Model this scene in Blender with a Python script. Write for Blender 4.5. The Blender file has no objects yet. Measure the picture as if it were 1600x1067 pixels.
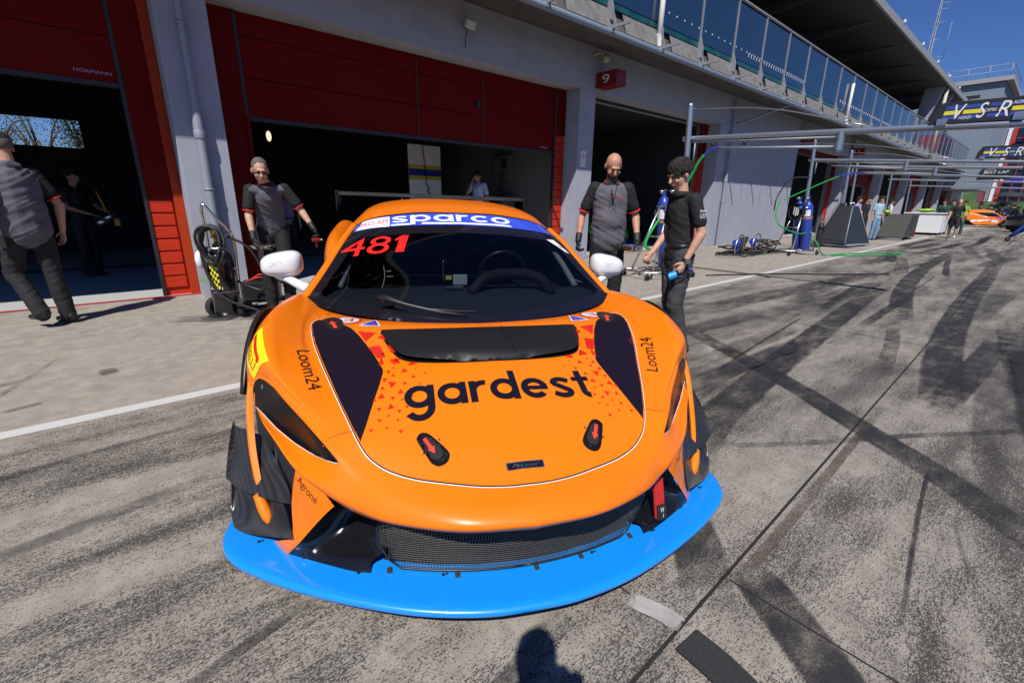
import bpy, bmesh, math, random
import numpy as np
from mathutils import Vector, Matrix, noise
from mathutils.geometry import delaunay_2d_cdt
from mathutils.bvhtree import BVHTree
R_ = math.radians
random.seed(7)
scene = bpy.context.scene
COL = scene.collection

# ---------------------------------------------------------------- camera
cam_d = bpy.data.cameras.new('camera')
cam_d.sensor_width = 36.0
cam_d.lens = 711.0/1600.0*36.0
cam_d.clip_start = 0.05
cam_d.clip_end = 3000
cam_o = bpy.data.objects.new('camera', cam_d)
COL.objects.link(cam_o)
_p, _r, _y = R_(16.9), R_(0.78), R_(49.0)
_f = Vector((math.cos(_y)*math.cos(_p), math.sin(_y)*math.cos(_p), -math.sin(_p)))
_Rt = Vector((math.sin(_y), -math.cos(_y), 0)); _U = _Rt.cross(_f)
_R2 = _Rt*math.cos(_r)+_U*math.sin(_r); _U2 = -_Rt*math.sin(_r)+_U*math.cos(_r)
cam_o.matrix_world = Matrix(((_R2.x, _U2.x, -_f.x, 0), (_R2.y, _U2.y, -_f.y, 0), (_R2.z, _U2.z, -_f.z, 1.3), (0, 0, 0, 1)))
scene.camera = cam_o

# ---------------------------------------------------------------- light
SUN = Vector((-0.467, -0.405, 0.786)).normalized()       # direction towards the sun
w = bpy.data.worlds.new('World'); scene.world = w; w.use_nodes = True
nt = w.node_tree; nt.nodes.clear()
out = nt.nodes.new('ShaderNodeOutputWorld'); bg = nt.nodes.new('ShaderNodeBackground')
sky = nt.nodes.new('ShaderNodeTexSky'); sky.sky_type = 'NISHITA'; sky.sun_disc = False
sky.sun_elevation = math.asin(SUN.z); sky.sun_rotation = math.atan2(SUN.x, SUN.y)
sky.altitude = 0; sky.air_density = 1.0; sky.dust_density = 0.0; sky.ozone_density = 6.0
bg.inputs['Strength'].default_value = 0.05
tint = nt.nodes.new('ShaderNodeMix'); tint.data_type = 'RGBA'; tint.blend_type = 'MULTIPLY'; tint.inputs[0].default_value = 1.0
tint.inputs[7].default_value = (0.80, 1.04, 1.62, 1)
nt.links.new(sky.outputs[0], tint.inputs[6]); nt.links.new(tint.outputs[2], bg.inputs[0]); nt.links.new(bg.outputs[0], out.inputs[0])
sl = bpy.data.lights.new('sun', 'SUN'); sl.energy = 5.0; sl.angle = R_(0.53); sl.color = (1.0, 0.955, 0.89)
so = bpy.data.objects.new('sun', sl); COL.objects.link(so)
so.rotation_euler = SUN.to_track_quat('Z', 'Y').to_euler()
scene.view_settings.view_transform = 'Standard'; scene.view_settings.look = 'None'
scene.cycles.diffuse_bounces = 1
scene.view_settings.exposure = 0.0; scene.view_settings.gamma = 1.0
scene.view_settings.use_curve_mapping = False

# ---------------------------------------------------------------- materials
MATS = {}
def mat(name, col, rough=0.5, metal=0.0, coat=0.0, var=0.0, vscale=8.0, bump=0.0, bscale=40.0, spec=0.5, emit=None, dirt=None, trans=0.0, alpha=1.0, stretch=(1, 1, 1)):
    if name in MATS: return MATS[name]
    m = bpy.data.materials.new(name); m.use_nodes = True
    n = m.node_tree; b = n.nodes['Principled BSDF']; L = n.links.new
    b.inputs['Base Color'].default_value = (*col, 1); b.inputs['Roughness'].default_value = rough
    b.inputs['Metallic'].default_value = metal; b.inputs['Coat Weight'].default_value = coat
    b.inputs['Coat Roughness'].default_value = 0.03; b.inputs['Specular IOR Level'].default_value = spec
    b.inputs['Transmission Weight'].default_value = trans; b.inputs['Alpha'].default_value = alpha
    if emit: b.inputs['Emission Color'].default_value = (*emit[0], 1); b.inputs['Emission Strength'].default_value = emit[1]
    if var or bump or dirt:
        tc = n.nodes.new('ShaderNodeTexCoord'); mp = n.nodes.new('ShaderNodeMapping'); L(tc.outputs['Object'], mp.inputs[0])
        mp.inputs['Scale'].default_value = stretch
    if var or dirt:
        nz = n.nodes.new('ShaderNodeTexNoise'); nz.inputs['Scale'].default_value = vscale; nz.inputs['Detail'].default_value = 6; nz.inputs['Roughness'].default_value = 0.62
        L(mp.outputs[0], nz.inputs['Vector'])
        rp = n.nodes.new('ShaderNodeValToRGB'); L(nz.outputs[0], rp.inputs[0])
        rp.color_ramp.elements[0].position = 0.3; rp.color_ramp.elements[1].position = 0.72
        d = dirt if dirt else tuple(c*(1-var) for c in col)
        rp.color_ramp.elements[0].color = (*d, 1); rp.color_ramp.elements[1].color = (*[min(1, c*(1+var*0.5)) for c in col], 1)
        if dirt: rp.color_ramp.elements[1].position = 0.5
        L(rp.outputs[0], b.inputs['Base Color'])
        mr = n.nodes.new('ShaderNodeMapRange'); mr.inputs['To Min'].default_value = min(1, rough*1.35+0.03); mr.inputs['To Max'].default_value = rough*0.8
        L(nz.outputs[0], mr.inputs[0]); L(mr.outputs[0], b.inputs['Roughness'])
    if bump:
        nb = n.nodes.new('ShaderNodeTexNoise'); nb.inputs['Scale'].default_value = bscale; nb.inputs['Detail'].default_value = 5
        L(mp.outputs[0], nb.inputs['Vector'])
        bp = n.nodes.new('ShaderNodeBump'); bp.inputs['Strength'].default_value = bump; bp.inputs['Distance'].default_value = 0.01
        L(nb.outputs[0], bp.inputs['Height']); L(bp.outputs[0], b.inputs['Normal'])
    MATS[name] = m
    return m

# ---------------------------------------------------------------- object bookkeeping
def obj(name, bm, m, parent=None, smooth=False, sharp=None):
    me = bpy.data.meshes.new(name)
    if isinstance(bm, bpy.types.Mesh): me = bm
    else:
        bm.normal_update(); bm.to_mesh(me); bm.free()
    ms = m if isinstance(m, (list, tuple)) else [m]
    me.materials.clear()
    for x in ms: me.materials.append(x)
    if smooth:
        me.polygons.foreach_set('use_smooth', [True]*len(me.polygons))
        if sharp: me.set_sharp_from_angle(angle=R_(sharp))
    o = bpy.data.objects.new(name, me); COL.objects.link(o)
    if parent: o.parent = parent
    return o
def tag(o, label=None, cat=None, group=None, kind=None):
    if label: o['label'] = label
    if cat: o['category'] = cat
    if group: o['group'] = group
    if kind: o['kind'] = kind
    return o
def thing(name, label, cat, loc=(0, 0, 0), rz=0, group=None):
    o = bpy.data.objects.new(name, None); COL.objects.link(o)
    o.location = loc; o.rotation_euler = (0, 0, rz); o.empty_display_size = 0.1
    return tag(o, label, cat, group)
def kids(o): return [c for c in bpy.data.objects if c.parent == o]
def copy_tree(o, parent=None):
    c = o.copy(); COL.objects.link(c); c.parent = parent
    for ch in kids(o): copy_tree(ch, c)
    return c

# ---------------------------------------------------------------- mesh helpers
def B(): return bmesh.new()
def box(bm, c, s, rot=None, bev=0.0, mi=0):
    r = bmesh.ops.create_cube(bm, size=1.0)
    M = Matrix.Translation(c) @ (rot.to_4x4() if rot else Matrix()) @ Matrix.Diagonal((*s, 1))
    bmesh.ops.transform(bm, matrix=M, verts=r['verts'])
    fs = {f for v in r['verts'] for f in v.link_faces}
    for f in fs: f.material_index = mi
    if bev:
        es = {e for v in r['verts'] for e in v.link_edges}
        bmesh.ops.bevel(bm, geom=list(es), offset=bev, segments=2, affect='EDGES', profile=0.6, material=-1)
    return bm
def bx(bm, x0, x1, y0, y1, z0, z1, bev=0.0, mi=0):
    return box(bm, ((x0+x1)/2, (y0+y1)/2, (z0+z1)/2), (abs(x1-x0), abs(y1-y0), abs(z1-z0)), bev=bev, mi=mi)
def cyl(bm, p0, p1, r0, r1=None, n=14, caps=True, mi=0):
    r1 = r0 if r1 is None else r1
    p0 = Vector(p0); p1 = Vector(p1); d = (p1-p0).normalized()
    a = Vector((0, 0, 1)) if abs(d.z) < 0.9 else Vector((1, 0, 0)); u = d.cross(a).normalized(); v = d.cross(u)
    A = [bm.verts.new(p0+(u*math.cos(t)+v*math.sin(t))*r0) for t in [2*math.pi*i/n for i in range(n)]]
    C = [bm.verts.new(p1+(u*math.cos(t)+v*math.sin(t))*r1) for t in [2*math.pi*i/n for i in range(n)]]
    for i in range(n):
        f = bm.faces.new((A[i], A[(i+1) % n], C[(i+1) % n], C[i])); f.material_index = mi; f.smooth = True
    if caps:
        f = bm.faces.new(A[::-1]); f.material_index = mi; f = bm.faces.new(C); f.material_index = mi
    return bm
def crv(pts, per=6):
    """Catmull-Rom through points"""
    P = [Vector(p) for p in pts]; P = [P[0]*2-P[1]]+P+[P[-1]*2-P[-2]]; o = []
    for i in range(1, len(P)-2):
        for k in range(per):
            t = k/per; a, b, c, d = P[i-1:i+3]
            o.append(0.5*((2*b)+(c-a)*t+(2*a-5*b+4*c-d)*t*t+(3*b-a-3*c+d)*t**3))
    o.append(P[-2].copy()); return o
def tube(bm, pts, r, n=8, per=6, rz=None, closed=False, mi=0):
    """sweep a circle (or ellipse) along a smooth path; r may be list"""
    P = crv(pts, per) if per > 1 else [Vector(p) for p in pts]
    N = len(P); rs = [r]*N if not isinstance(r, (list, tuple)) else [float(np.interp(i/(N-1)*(len(r)-1), range(len(r)), r)) for i in range(N)]
    prev = None; rings = []
    for i, p in enumerate(P):
        d = (P[min(i+1, N-1)]-P[max(i-1, 0)]).normalized()
        if prev is None:
            a = Vector((0, 0, 1)) if abs(d.z) < 0.9 else Vector((1, 0, 0)); u = d.cross(a).normalized()
        else: u = (prev-d*prev.dot(d)).normalized()
        prev = u; v = d.cross(u)
        rings.append([bm.verts.new(p+(u*math.cos(2*math.pi*k/n)+v*math.sin(2*math.pi*k/n))*rs[i]) for k in range(n)])
    for a, b in zip(rings, rings[1:]):
        for k in range(n):
            f = bm.faces.new((a[k], a[(k+1) % n], b[(k+1) % n], b[k])); f.smooth = True; f.material_index = mi
    for rg in (rings[0][::-1], rings[-1]):
        f = bm.faces.new(rg); f.material_index = mi
    return bm
def lathe(bm, prof, c=(0, 0, 0), axis='Z', n=28, mi=0, a0=0, a1=360):
    """prof: list of (r, h); axis X/Y/Z"""
    c = Vector(c); full = abs(a1-a0) >= 360
    m = n if full else n+1
    rings = []
    for r, h in prof:
        rg = []
        for k in range(m):
            t = R_(a0+(a1-a0)*k/n)
            x, y = r*math.cos(t), r*math.sin(t)
            q = {'Z': (x, y, h), 'X': (h, x, y), 'Y': (x, h, y)}[axis]
            rg.append(bm.verts.new(c+Vector(q)))
        rings.append(rg)
    for a, b in zip(rings, rings[1:]):
        for k in range(n):
            j = (k+1) % m
            try:
                f = bm.faces.new((a[k], a[j], b[j], b[k])); f.material_index = mi; f.smooth = True
            except ValueError: pass
    bmesh.ops.remove_doubles(bm, verts=[v for r in rings for v in r], dist=1e-5)
    return bm
def prism(bm, pts, off, mi=0, bev=0.0):
    """flat polygon (3-D points) thickened by vector off"""
    off = Vector(off); A = [bm.verts.new(Vector(p)) for p in pts]; C = [bm.verts.new(Vector(p)+off) for p in pts]
    n = len(A); fs = [bm.faces.new(A[::-1]), bm.faces.new(C)]
    for i in range(n): fs.append(bm.faces.new((A[i], A[(i+1) % n], C[(i+1) % n], C[i])))
    for f in fs: f.material_index = mi
    bmesh.ops.recalc_face_normals(bm, faces=fs)
    if bev:
        bmesh.ops.bevel(bm, geom=list({e for f in fs for e in f.edges}), offset=bev, segments=2, affect='EDGES', profile=0.6, material=-1)
    return bm
def ell(bm, c, r, rot=None, seg=16, mi=0, sub=None):
    q = bmesh.ops.create_uvsphere(bm, u_segments=seg, v_segments=max(6, seg*2//3), radius=1.0)
    M = Matrix.Translation(c) @ (rot.to_4x4() if rot else Matrix()) @ Matrix.Diagonal((*r, 1))
    bmesh.ops.transform(bm, matrix=M, verts=q['verts'])
    for f in {f for v in q['verts'] for f in v.link_faces}: f.smooth = True; f.material_index = mi
    return bm
def cm(P, nu, nv):
    """Catmull-Rom densify a rows x cols x 3 array; nu samples per row span, nv per col span"""
    P = np.asarray(P, float)
    def dens(A, n):
        A = np.concatenate([2*A[:1]-A[1:2], A, 2*A[-1:]-A[-2:-1]], 0); o = []
        for i in range(1, len(A)-2):
            a, b, c, d = A[i-1], A[i], A[i+1], A[i+2]
            for k in range(n):
                t = k/n; o.append(0.5*((2*b)+(c-a)*t+(2*a-5*b+4*c-d)*t*t+(3*b-a-3*c+d)*t**3))
        o.append(A[-2]); return np.array(o)
    Q = dens(P, nu); Q = dens(Q.transpose(1, 0, 2), nv).transpose(1, 0, 2); return Q
def grid(bm, Q, mirror=False, mi=0, flip=False):
    for s in ((1, -1) if mirror else (1,)):
        V = [[bm.verts.new((p[0]*s, p[1], p[2])) for p in row] for row in Q]
        for i in range(len(V)-1):
            for j in range(len(V[0])-1):
                q = (V[i][j], V[i+1][j], V[i+1][j+1], V[i][j+1])
                if (s < 0) != flip: q = q[::-1]
                try: f = bm.faces.new(q); f.smooth = True; f.material_index = mi
                except ValueError: pass
    bmesh.ops.remove_doubles(bm, verts=bm.verts, dist=1e-5)
    return bm

# ---------------------------------------------------------------- flat shapes laid on curved surfaces
def text_loops(s, size=1.0, shear=0.0, bold=0.0, spacing=1.0, res=6):
    cu = bpy.data.curves.new('t', 'FONT'); cu.body = s; cu.size = size; cu.align_x = 'CENTER'; cu.align_y = 'CENTER'
    cu.shear = shear; cu.offset = bold; cu.space_character = spacing; cu.resolution_u = res; cu.fill_mode = 'NONE'
    o = bpy.data.objects.new('t', cu); COL.objects.link(o)
    dg = bpy.context.evaluated_depsgraph_get(); dg.update(); me = o.evaluated_get(dg).to_mesh()
    V = [(v.co.x, v.co.y) for v in me.vertices]; adj = {}
    for e in me.edges:
        a, b = e.vertices; adj.setdefault(a, []).append(b); adj.setdefault(b, []).append(a)
    loops = []; seen = set()
    for s0 in adj:
        if s0 in seen: continue
        lp = [s0]; seen.add(s0); cur = s0
        while True:
            nx = [k for k in adj[cur] if k not in seen]
            if not nx: break
            cur = nx[0]; seen.add(cur); lp.append(cur)
        if len(lp) > 2: loops.append([V[i] for i in lp])
    o.evaluated_get(dg).to_mesh_clear(); bpy.data.objects.remove(o); bpy.data.curves.remove(cu)
    return loops
def norm_loops(loops, x0, x1, y0, y1):
    P = [p for l in loops for p in l]; a, b = min(p[0] for p in P), max(p[0] for p in P); c, d = min(p[1] for p in P), max(p[1] for p in P)
    return [[(x0+(p[0]-a)/(b-a)*(x1-x0), y0+(p[1]-c)/(d-c)*(y1-y0)) for p in l] for l in loops]
def dedupe(l):
    o = []
    for p in l:
        if not o or (abs(p[0]-o[-1][0])+abs(p[1]-o[-1][1])) > 1e-6: o.append(p)
    if len(o) > 1 and abs(o[0][0]-o[-1][0])+abs(o[0][1]-o[-1][1]) < 1e-6: o.pop()
    return o
def fill2d(loops, step):
    """triangulate closed loops (even-odd) with interior grid points"""
    loops = [dedupe(l) for l in loops]; loops = [l for l in loops if len(l) > 2]
    V = []; E = []
    for l in loops:
        m = []
        for i, p in enumerate(l):
            q = l[(i+1) % len(l)]; d = math.hypot(q[0]-p[0], q[1]-p[1]); k = max(1, int(math.ceil(d/step)))
            for t in range(k): m.append((p[0]+(q[0]-p[0])*t/k, p[1]+(q[1]-p[1])*t/k))
        b = len(V); V += m; E += [(b+i, b+(i+1) % len(m)) for i in range(len(m))]
    A = np.array(V); S = A[[e[0] for e in E]]; T = A[[e[1] for e in E]]
    def inside(P):
        x, y = P[:, 0][:, None], P[:, 1][:, None]
        c = ((S[:, 1] > y) != (T[:, 1] > y)); dy = T[:, 1]-S[:, 1]; dy = np.where(dy == 0, 1e-12, dy)
        return ((c & (x < (T[:, 0]-S[:, 0])*(y-S[:, 1])/dy+S[:, 0])).sum(1) % 2).astype(bool)
    gx = np.arange(A[:, 0].min()+step/2, A[:, 0].max(), step); gy = np.arange(A[:, 1].min()+step/2, A[:, 1].max(), step)
    if len(gx) and len(gy):
        G = np.array([(x, y) for x in gx for y in gy]); G = G[inside(G)]
        if len(G):
            keep = np.array([np.min((A[:, 0]-g[0])**2+(A[:, 1]-g[1])**2) > (step*0.35)**2 for g in G]); V += [tuple(g) for g in G[keep]]
    r = delaunay_2d_cdt([Vector(v) for v in V], E, [], 0, 1e-7)
    vv = np.array([(v.x, v.y) for v in r[0]]); F = [f for f in r[2]]
    C = np.array([vv[list(f)].mean(0) for f in F]); ok = inside(C)
    return vv, [f for f, k in zip(F, ok) if k]
def decal(bm, loops, fn, step=0.03, mi=0, thick=0.0):
    """fn maps (u, v) to a 3-D point or None"""
    vv, F = fill2d(loops, step)
    P = [fn(x, y) for x, y in vv]; vs = [bm.verts.new(p) if p is not None else None for p in P]
    for f in F:
        q = [vs[i] for i in f]
        if any(v is None for v in q): continue
        try: g = bm.faces.new(q); g.material_index = mi; g.smooth = True
        except ValueError: pass
    return bm
# ================================================================ RACING CAR
M_or = mat('paint_orange', (0.90, 0.195, 0.003), 0.32, coat=0.4, spec=0.3)
M_bl = mat('paint_blue', (0.006, 0.27, 0.86), 0.3, coat=0.9)
M_wh = mat('paint_white', (0.82, 0.82, 0.84), 0.25, coat=0.8)
M_gb = mat('gloss_black', (0.008, 0.008, 0.01), 0.12, coat=0.6)
M_sb = mat('satin_black', (0.015, 0.015, 0.018), 0.38)
M_mb = mat('matt_black', (0.012, 0.012, 0.013), 0.75, var=0.3)
M_slot = mat('slot_black', (0.012, 0.012, 0.013), 0.42, spec=.35, bump=0.05, bscale=90)
M_red = mat('sticker_red', (0.66, 0.015, 0.008), 0.35)
M_rb = mat('arrow_red', (0.95, 0.06, 0.03), 0.4)
M_dot = mat('livery_red', (0.72, 0.02, 0.006), 0.3, coat=0.8)
M_ink = mat('ink_black', (0.008, 0.006, 0.01), 0.3, coat=0.8)
M_lw = mat('louvre_vinyl', (0.010, 0.006, 0.014), 0.35, coat=0.1, spec=0.3)
M_stw = mat('sticker_white', (0.8, 0.8, 0.82), 0.35)
M_stb = mat('sticker_blue', (0.03, 0.07, 0.55), 0.35)
M_sty = mat('sticker_yellow', (0.9, 0.72, 0.01), 0.35)
M_ban = mat('banner_blue', (0.035, 0.085, 0.62), 0.3, coat=0.6)
M_steel = mat('steel', (0.62, 0.62, 0.63), 0.28, metal=1.0, var=0.2)
M_wire = mat('wire', (0.22, 0.21, 0.19), 0.5, metal=0.6)
M_rub = mat('tyre_rubber', (0.02, 0.02, 0.021), 0.85, bump=0.3, bscale=60)
def carbon():
    m = bpy.data.materials.new('carbon'); m.use_nodes = True; n = m.node_tree; b = n.nodes['Principled BSDF']; L = n.links.new
    tc = n.nodes.new('ShaderNodeTexCoord'); ck = n.nodes.new('ShaderNodeTexChecker'); ck.inputs['Scale'].default_value = 170
    ck.inputs[1].default_value = (0.008, 0.008, 0.009, 1); ck.inputs[2].default_value = (0.040, 0.040, 0.043, 1)
    L(tc.outputs['Object'], ck.inputs[0]); L(ck.outputs[0], b.inputs['Base Color'])
    b.inputs['Roughness'].default_value = 0.3; b.inputs['Coat Weight'].default_value = 0.8; b.inputs['Coat Roughness'].default_value = 0.1
    return m
M_cf = carbon()
def glassmat(name, tint, refl=1.0, ior=1.5):
    m = bpy.data.materials.new(name); m.use_nodes = True; n = m.node_tree; n.nodes.clear(); L = n.links.new
    o = n.nodes.new('ShaderNodeOutputMaterial'); t = n.nodes.new('ShaderNodeBsdfTransparent'); g = n.nodes.new('ShaderNodeBsdfGlossy')
    t.inputs[0].default_value = (*tint, 1); g.inputs['Roughness'].default_value = 0.02; g.inputs[0].default_value = (refl, refl, refl, 1)
    fr = n.nodes.new('ShaderNodeFresnel'); fr.inputs[0].default_value = ior; mx = n.nodes.new('ShaderNodeMixShader')
    L(fr.outputs[0], mx.inputs[0]); L(t.outputs[0], mx.inputs[1]); L(g.outputs[0], mx.inputs[2]); L(mx.outputs[0], o.inputs[0])
    return m
M_glass = glassmat('tinted_glass', (0.42, 0.46, 0.52), 0.65)
M_orm = mat('paint_orange_satin', (0.90, 0.20, 0.003), 0.5, spec=0.25)
M_lamp = mat('lamp_black', (0.004, 0.004, 0.005), 0.25, spec=0.3)

CARM = Matrix(((0.886014, 0.463405, 0.015334, 0.763464), (-0.463235, 0.886134, -0.013413, 0.736268), (-0.019803, 0.004781, 0.999792, -0.002101), (0, 0, 0, 1)))
car = thing('race_car', 'orange sports racing car with bright blue front splitter parked on the pit lane', 'race car')
car.matrix_world = CARM

body_rows = [
 [(0,.105,.355),(.22,.13,.355),(.42,.225,.34),(.53,.30,.34),(.615,.352,.372),(.733,.463,.41),(.83,.603,.46),(.878,.676,.489),(.905,.73,.50),(.922,.765,.508),(.931,.783,.513)],
 [(0,.084,.388),(.22,.108,.386),(.42,.20,.372),(.53,.28,.378),(.62,.340,.408),(.733,.455,.435),(.83,.60,.475),(.88,.675,.497),(.907,.73,.507),(.925,.767,.513),(.934,.785,.518)],
 [(0,.125,.420),(.22,.148,.42),(.42,.235,.418),(.52,.315,.440),(.615,.40,.473),(.733,.56,.471),(.83,.672,.49),(.88,.724,.507),(.908,.757,.511),(.925,.776,.514),(.936,.79,.52)],
 [(0,.222,.450),(.22,.246,.452),(.40,.312,.460),(.52,.385,.486),(.618,.423,.508),(.727,.57,.558),(.805,.667,.602),(.85,.726,.621),(.895,.775,.632),(.925,.80,.62),(.945,.815,.59)],
 [(0,.35,.510),(.22,.36,.510),(.42,.40,.512),(.535,.455,.53),(.64,.50,.545),(.73,.60,.585),(.81,.69,.63),(.86,.74,.655),(.905,.785,.66),(.945,.82,.64),(.965,.84,.58)],
 [(0,.6,.612),(.22,.6,.603),(.42,.61,.598),(.59,.58,.575),(.69,.60,.59),(.77,.66,.63),(.835,.725,.675),(.885,.775,.70),(.93,.82,.70),(.965,.86,.665),(.985,.885,.56)],
 [(0,.85,.680),(.22,.85,.675),(.447,.80,.66),(.655,.77,.63),(.735,.77,.65),(.81,.80,.69),(.865,.83,.73),(.91,.86,.74),(.95,.89,.73),(.98,.92,.68),(.995,.93,.58)],
 [(0,1.0,.702),(.25,1.0,.70),(.46,.99,.698),(.725,.97,.69),(.79,.97,.715),(.85,.99,.755),(.90,1.0,.785),(.935,1.02,.785),(.965,1.04,.76),(.99,1.06,.71),(1.0,1.07,.65)],
 [(0,1.16,.716),(.25,1.17,.72),(.5,1.18,.728),(.76,1.19,.735),(.82,1.2,.762),(.875,1.22,.795),(.915,1.23,.808),(.945,1.24,.80),(.97,1.25,.77),(.992,1.25,.735),(1.0,1.25,.70)],
 [(0,1.35,.69),(.25,1.38,.69),(.5,1.44,.70),(.74,1.5,.735),(.82,1.5,.77),(.875,1.5,.797),(.915,1.5,.803),(.945,1.5,.79),(.97,1.5,.75),(.99,1.5,.69),(1.0,1.5,.58)],
 [(0,1.6,.68),(.25,1.62,.68),(.5,1.7,.69),(.76,1.8,.73),(.84,1.8,.765),(.88,1.8,.785),(.91,1.8,.78),(.93,1.8,.75),(.945,1.8,.68),(.95,1.8,.58),(.955,1.8,.20)],
 [(0,2.3,.68),(.25,2.3,.68),(.5,2.35,.7),(.76,2.4,.74),(.82,2.4,.775),(.86,2.4,.79),(.88,2.4,.775),(.90,2.4,.72),(.91,2.4,.62),(.92,2.4,.5),(.93,2.4,.20)],
 [(0,3.0,.85),(.25,3.0,.85),(.5,3.0,.84),(.76,3.0,.87),(.84,3.0,.95),(.89,3.0,.985),(.93,3.0,.975),(.965,3.0,.92),(.985,3.0,.8),(.99,3.0,.6),(1.0,3.0,.20)],
 [(0,3.5,.92),(.25,3.5,.92),(.5,3.5,.92),(.76,3.5,.95),(.85,3.5,1.03),(.91,3.5,1.05),(.955,3.5,1.03),(.99,3.5,.96),(1.01,3.5,.86),(1.02,3.5,.72),(1.02,3.5,.60)],
 [(0,4.0,.96),(.25,4.0,.96),(.5,4.0,.96),(.76,4.0,1.0),(.85,4.0,1.06),(.91,4.0,1.08),(.955,4.0,1.05),(.99,4.0,.98),(1.01,4.0,.88),(1.02,4.0,.80),(1.02,4.0,.74)],
 [(0,4.45,.96),(.25,4.45,.96),(.5,4.44,.96),(.74,4.42,.97),(.82,4.4,1.0),(.88,4.4,1.0),(.92,4.38,.97),(.95,4.36,.9),(.97,4.35,.8),(.98,4.34,.68),(.98,4.32,.52)],
 [(0,4.78,.86),(.25,4.77,.86),(.5,4.74,.86),(.72,4.68,.86),(.79,4.64,.86),(.84,4.6,.85),(.88,4.56,.82),(.91,4.52,.78),(.93,4.5,.7),(.94,4.48,.6),(.94,4.46,.45)],
 [(0,4.76,.40),(.25,4.75,.40),(.5,4.72,.40),(.70,4.66,.40),(.77,4.62,.40),(.82,4.58,.40),(.86,4.54,.40),(.89,4.5,.40),(.91,4.48,.39),(.92,4.46,.38),(.92,4.44,.36)]]
bm = B(); grid(bm, cm(body_rows, 6, 6), mirror=True); bmesh.ops.recalc_face_normals(bm, faces=bm.faces)
BODYBM = bm.copy()
body = obj('body', bm, M_or, car, smooth=True)

gl_rows = [
 [(0,1.20,.712),(.3,1.225,.717),(.6,1.335,.733),(.78,1.445,.753),(.864,1.549,.773)],
 [(0,1.56,.905),(.29,1.585,.902),(.57,1.66,.898),(.71,1.715,.895),(.783,1.745,.898)],
 [(0,1.85,1.073),(.27,1.87,1.07),(.51,1.91,1.058),(.635,1.945,1.048),(.70,1.97,1.041)],
 [(0,2.14,1.222),(.25,2.15,1.217),(.47,2.16,1.19),(.585,2.165,1.158),(.645,2.17,1.125)]]
GLQ = cm(gl_rows, 8, 8)
bm = B(); grid(bm, GLQ, mirror=True); bm.normal_update(); bmesh.ops.reverse_faces(bm, faces=[f for f in bm.faces if f.normal.z < 0]); bm.normal_update(); GLASSBM = bm.copy(); wind = obj('windscreen', bm, M_glass, car, smooth=True)
roof_rows = [
 [(0,2.14,1.226),(.25,2.15,1.221),(.47,2.16,1.194),(.585,2.165,1.162),(.650,2.172,1.128),(.685,2.19,1.115),(.70,2.22,1.085)],
 [(0,2.4,1.282),(.25,2.4,1.275),(.47,2.4,1.25),(.585,2.4,1.215),(.645,2.4,1.17),(.685,2.4,1.13),(.71,2.4,1.08)],
 [(0,2.75,1.312),(.25,2.75,1.304),(.46,2.75,1.278),(.575,2.75,1.238),(.635,2.75,1.185),(.675,2.75,1.14),(.70,2.75,1.08)],
 [(0,3.15,1.295),(.25,3.15,1.287),(.44,3.15,1.258),(.55,3.15,1.215),(.61,3.15,1.16),(.65,3.15,1.11),(.68,3.15,1.05)],
 [(0,3.6,1.22),(.2,3.6,1.21),(.38,3.6,1.18),(.49,3.6,1.135),(.55,3.6,1.08),(.60,3.6,1.03),(.64,3.6,.98)],
 [(0,4.1,1.09),(.2,4.1,1.08),(.35,4.1,1.05),(.45,4.1,1.01),(.52,4.1,.98),(.58,4.1,.95),(.62,4.1,.92)]]
bm = B(); grid(bm, cm(roof_rows, 6, 6), mirror=True); ROOFBM = bm.copy(); roof = obj('roof', bm, M_or, car, smooth=True)
for s in (1, -1):
    inn = [Vector(GLQ[i][-1]) for i in range(0, len(GLQ), 2)]
    rows = []
    for i, p in enumerate(inn):
        t = i/(len(inn)-1); rows.append([p+Vector((.000, .0, .002)), p+Vector((.012, .004, .014)), p+Vector((.032, .02, .012)), p+Vector((.048-.008*t, .045, -.012)), p+Vector((.046-.008*t, .06, -.04))])
    q = cm(rows, 1, 3); q[:, :, 0] *= s; b = grid(B(), q, flip=(s < 0)); obj('windscreen_pillar', b, M_or, car, smooth=True)
    rows = []
    top = [(.905,1.62,.765),(.80,1.84,.93),(.735,2.05,1.04),(.70,2.22,1.08),(.71,2.4,1.075),(.70,2.75,1.075),(.68,3.15,1.045),(.64,3.6,.975)]
    bot = [(.906,1.63,.762),(.885,1.85,.775),(.872,2.05,.78),(.86,2.22,.78),(.86,2.4,.78),(.86,2.75,.86),(.85,3.15,.97),(.80,3.6,.99)]
    q = cm([[tuple(Vector(a).lerp(Vector(c), k/3)+Vector((.02*math.sin(math.pi*k/3), 0, 0))) for k in range(4)] for a, c in zip(top, bot)], 3, 2); q[:, :, 0] *= s
    obj('side_window', grid(B(), q, flip=(s < 0)), M_gb, car, smooth=True)

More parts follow.
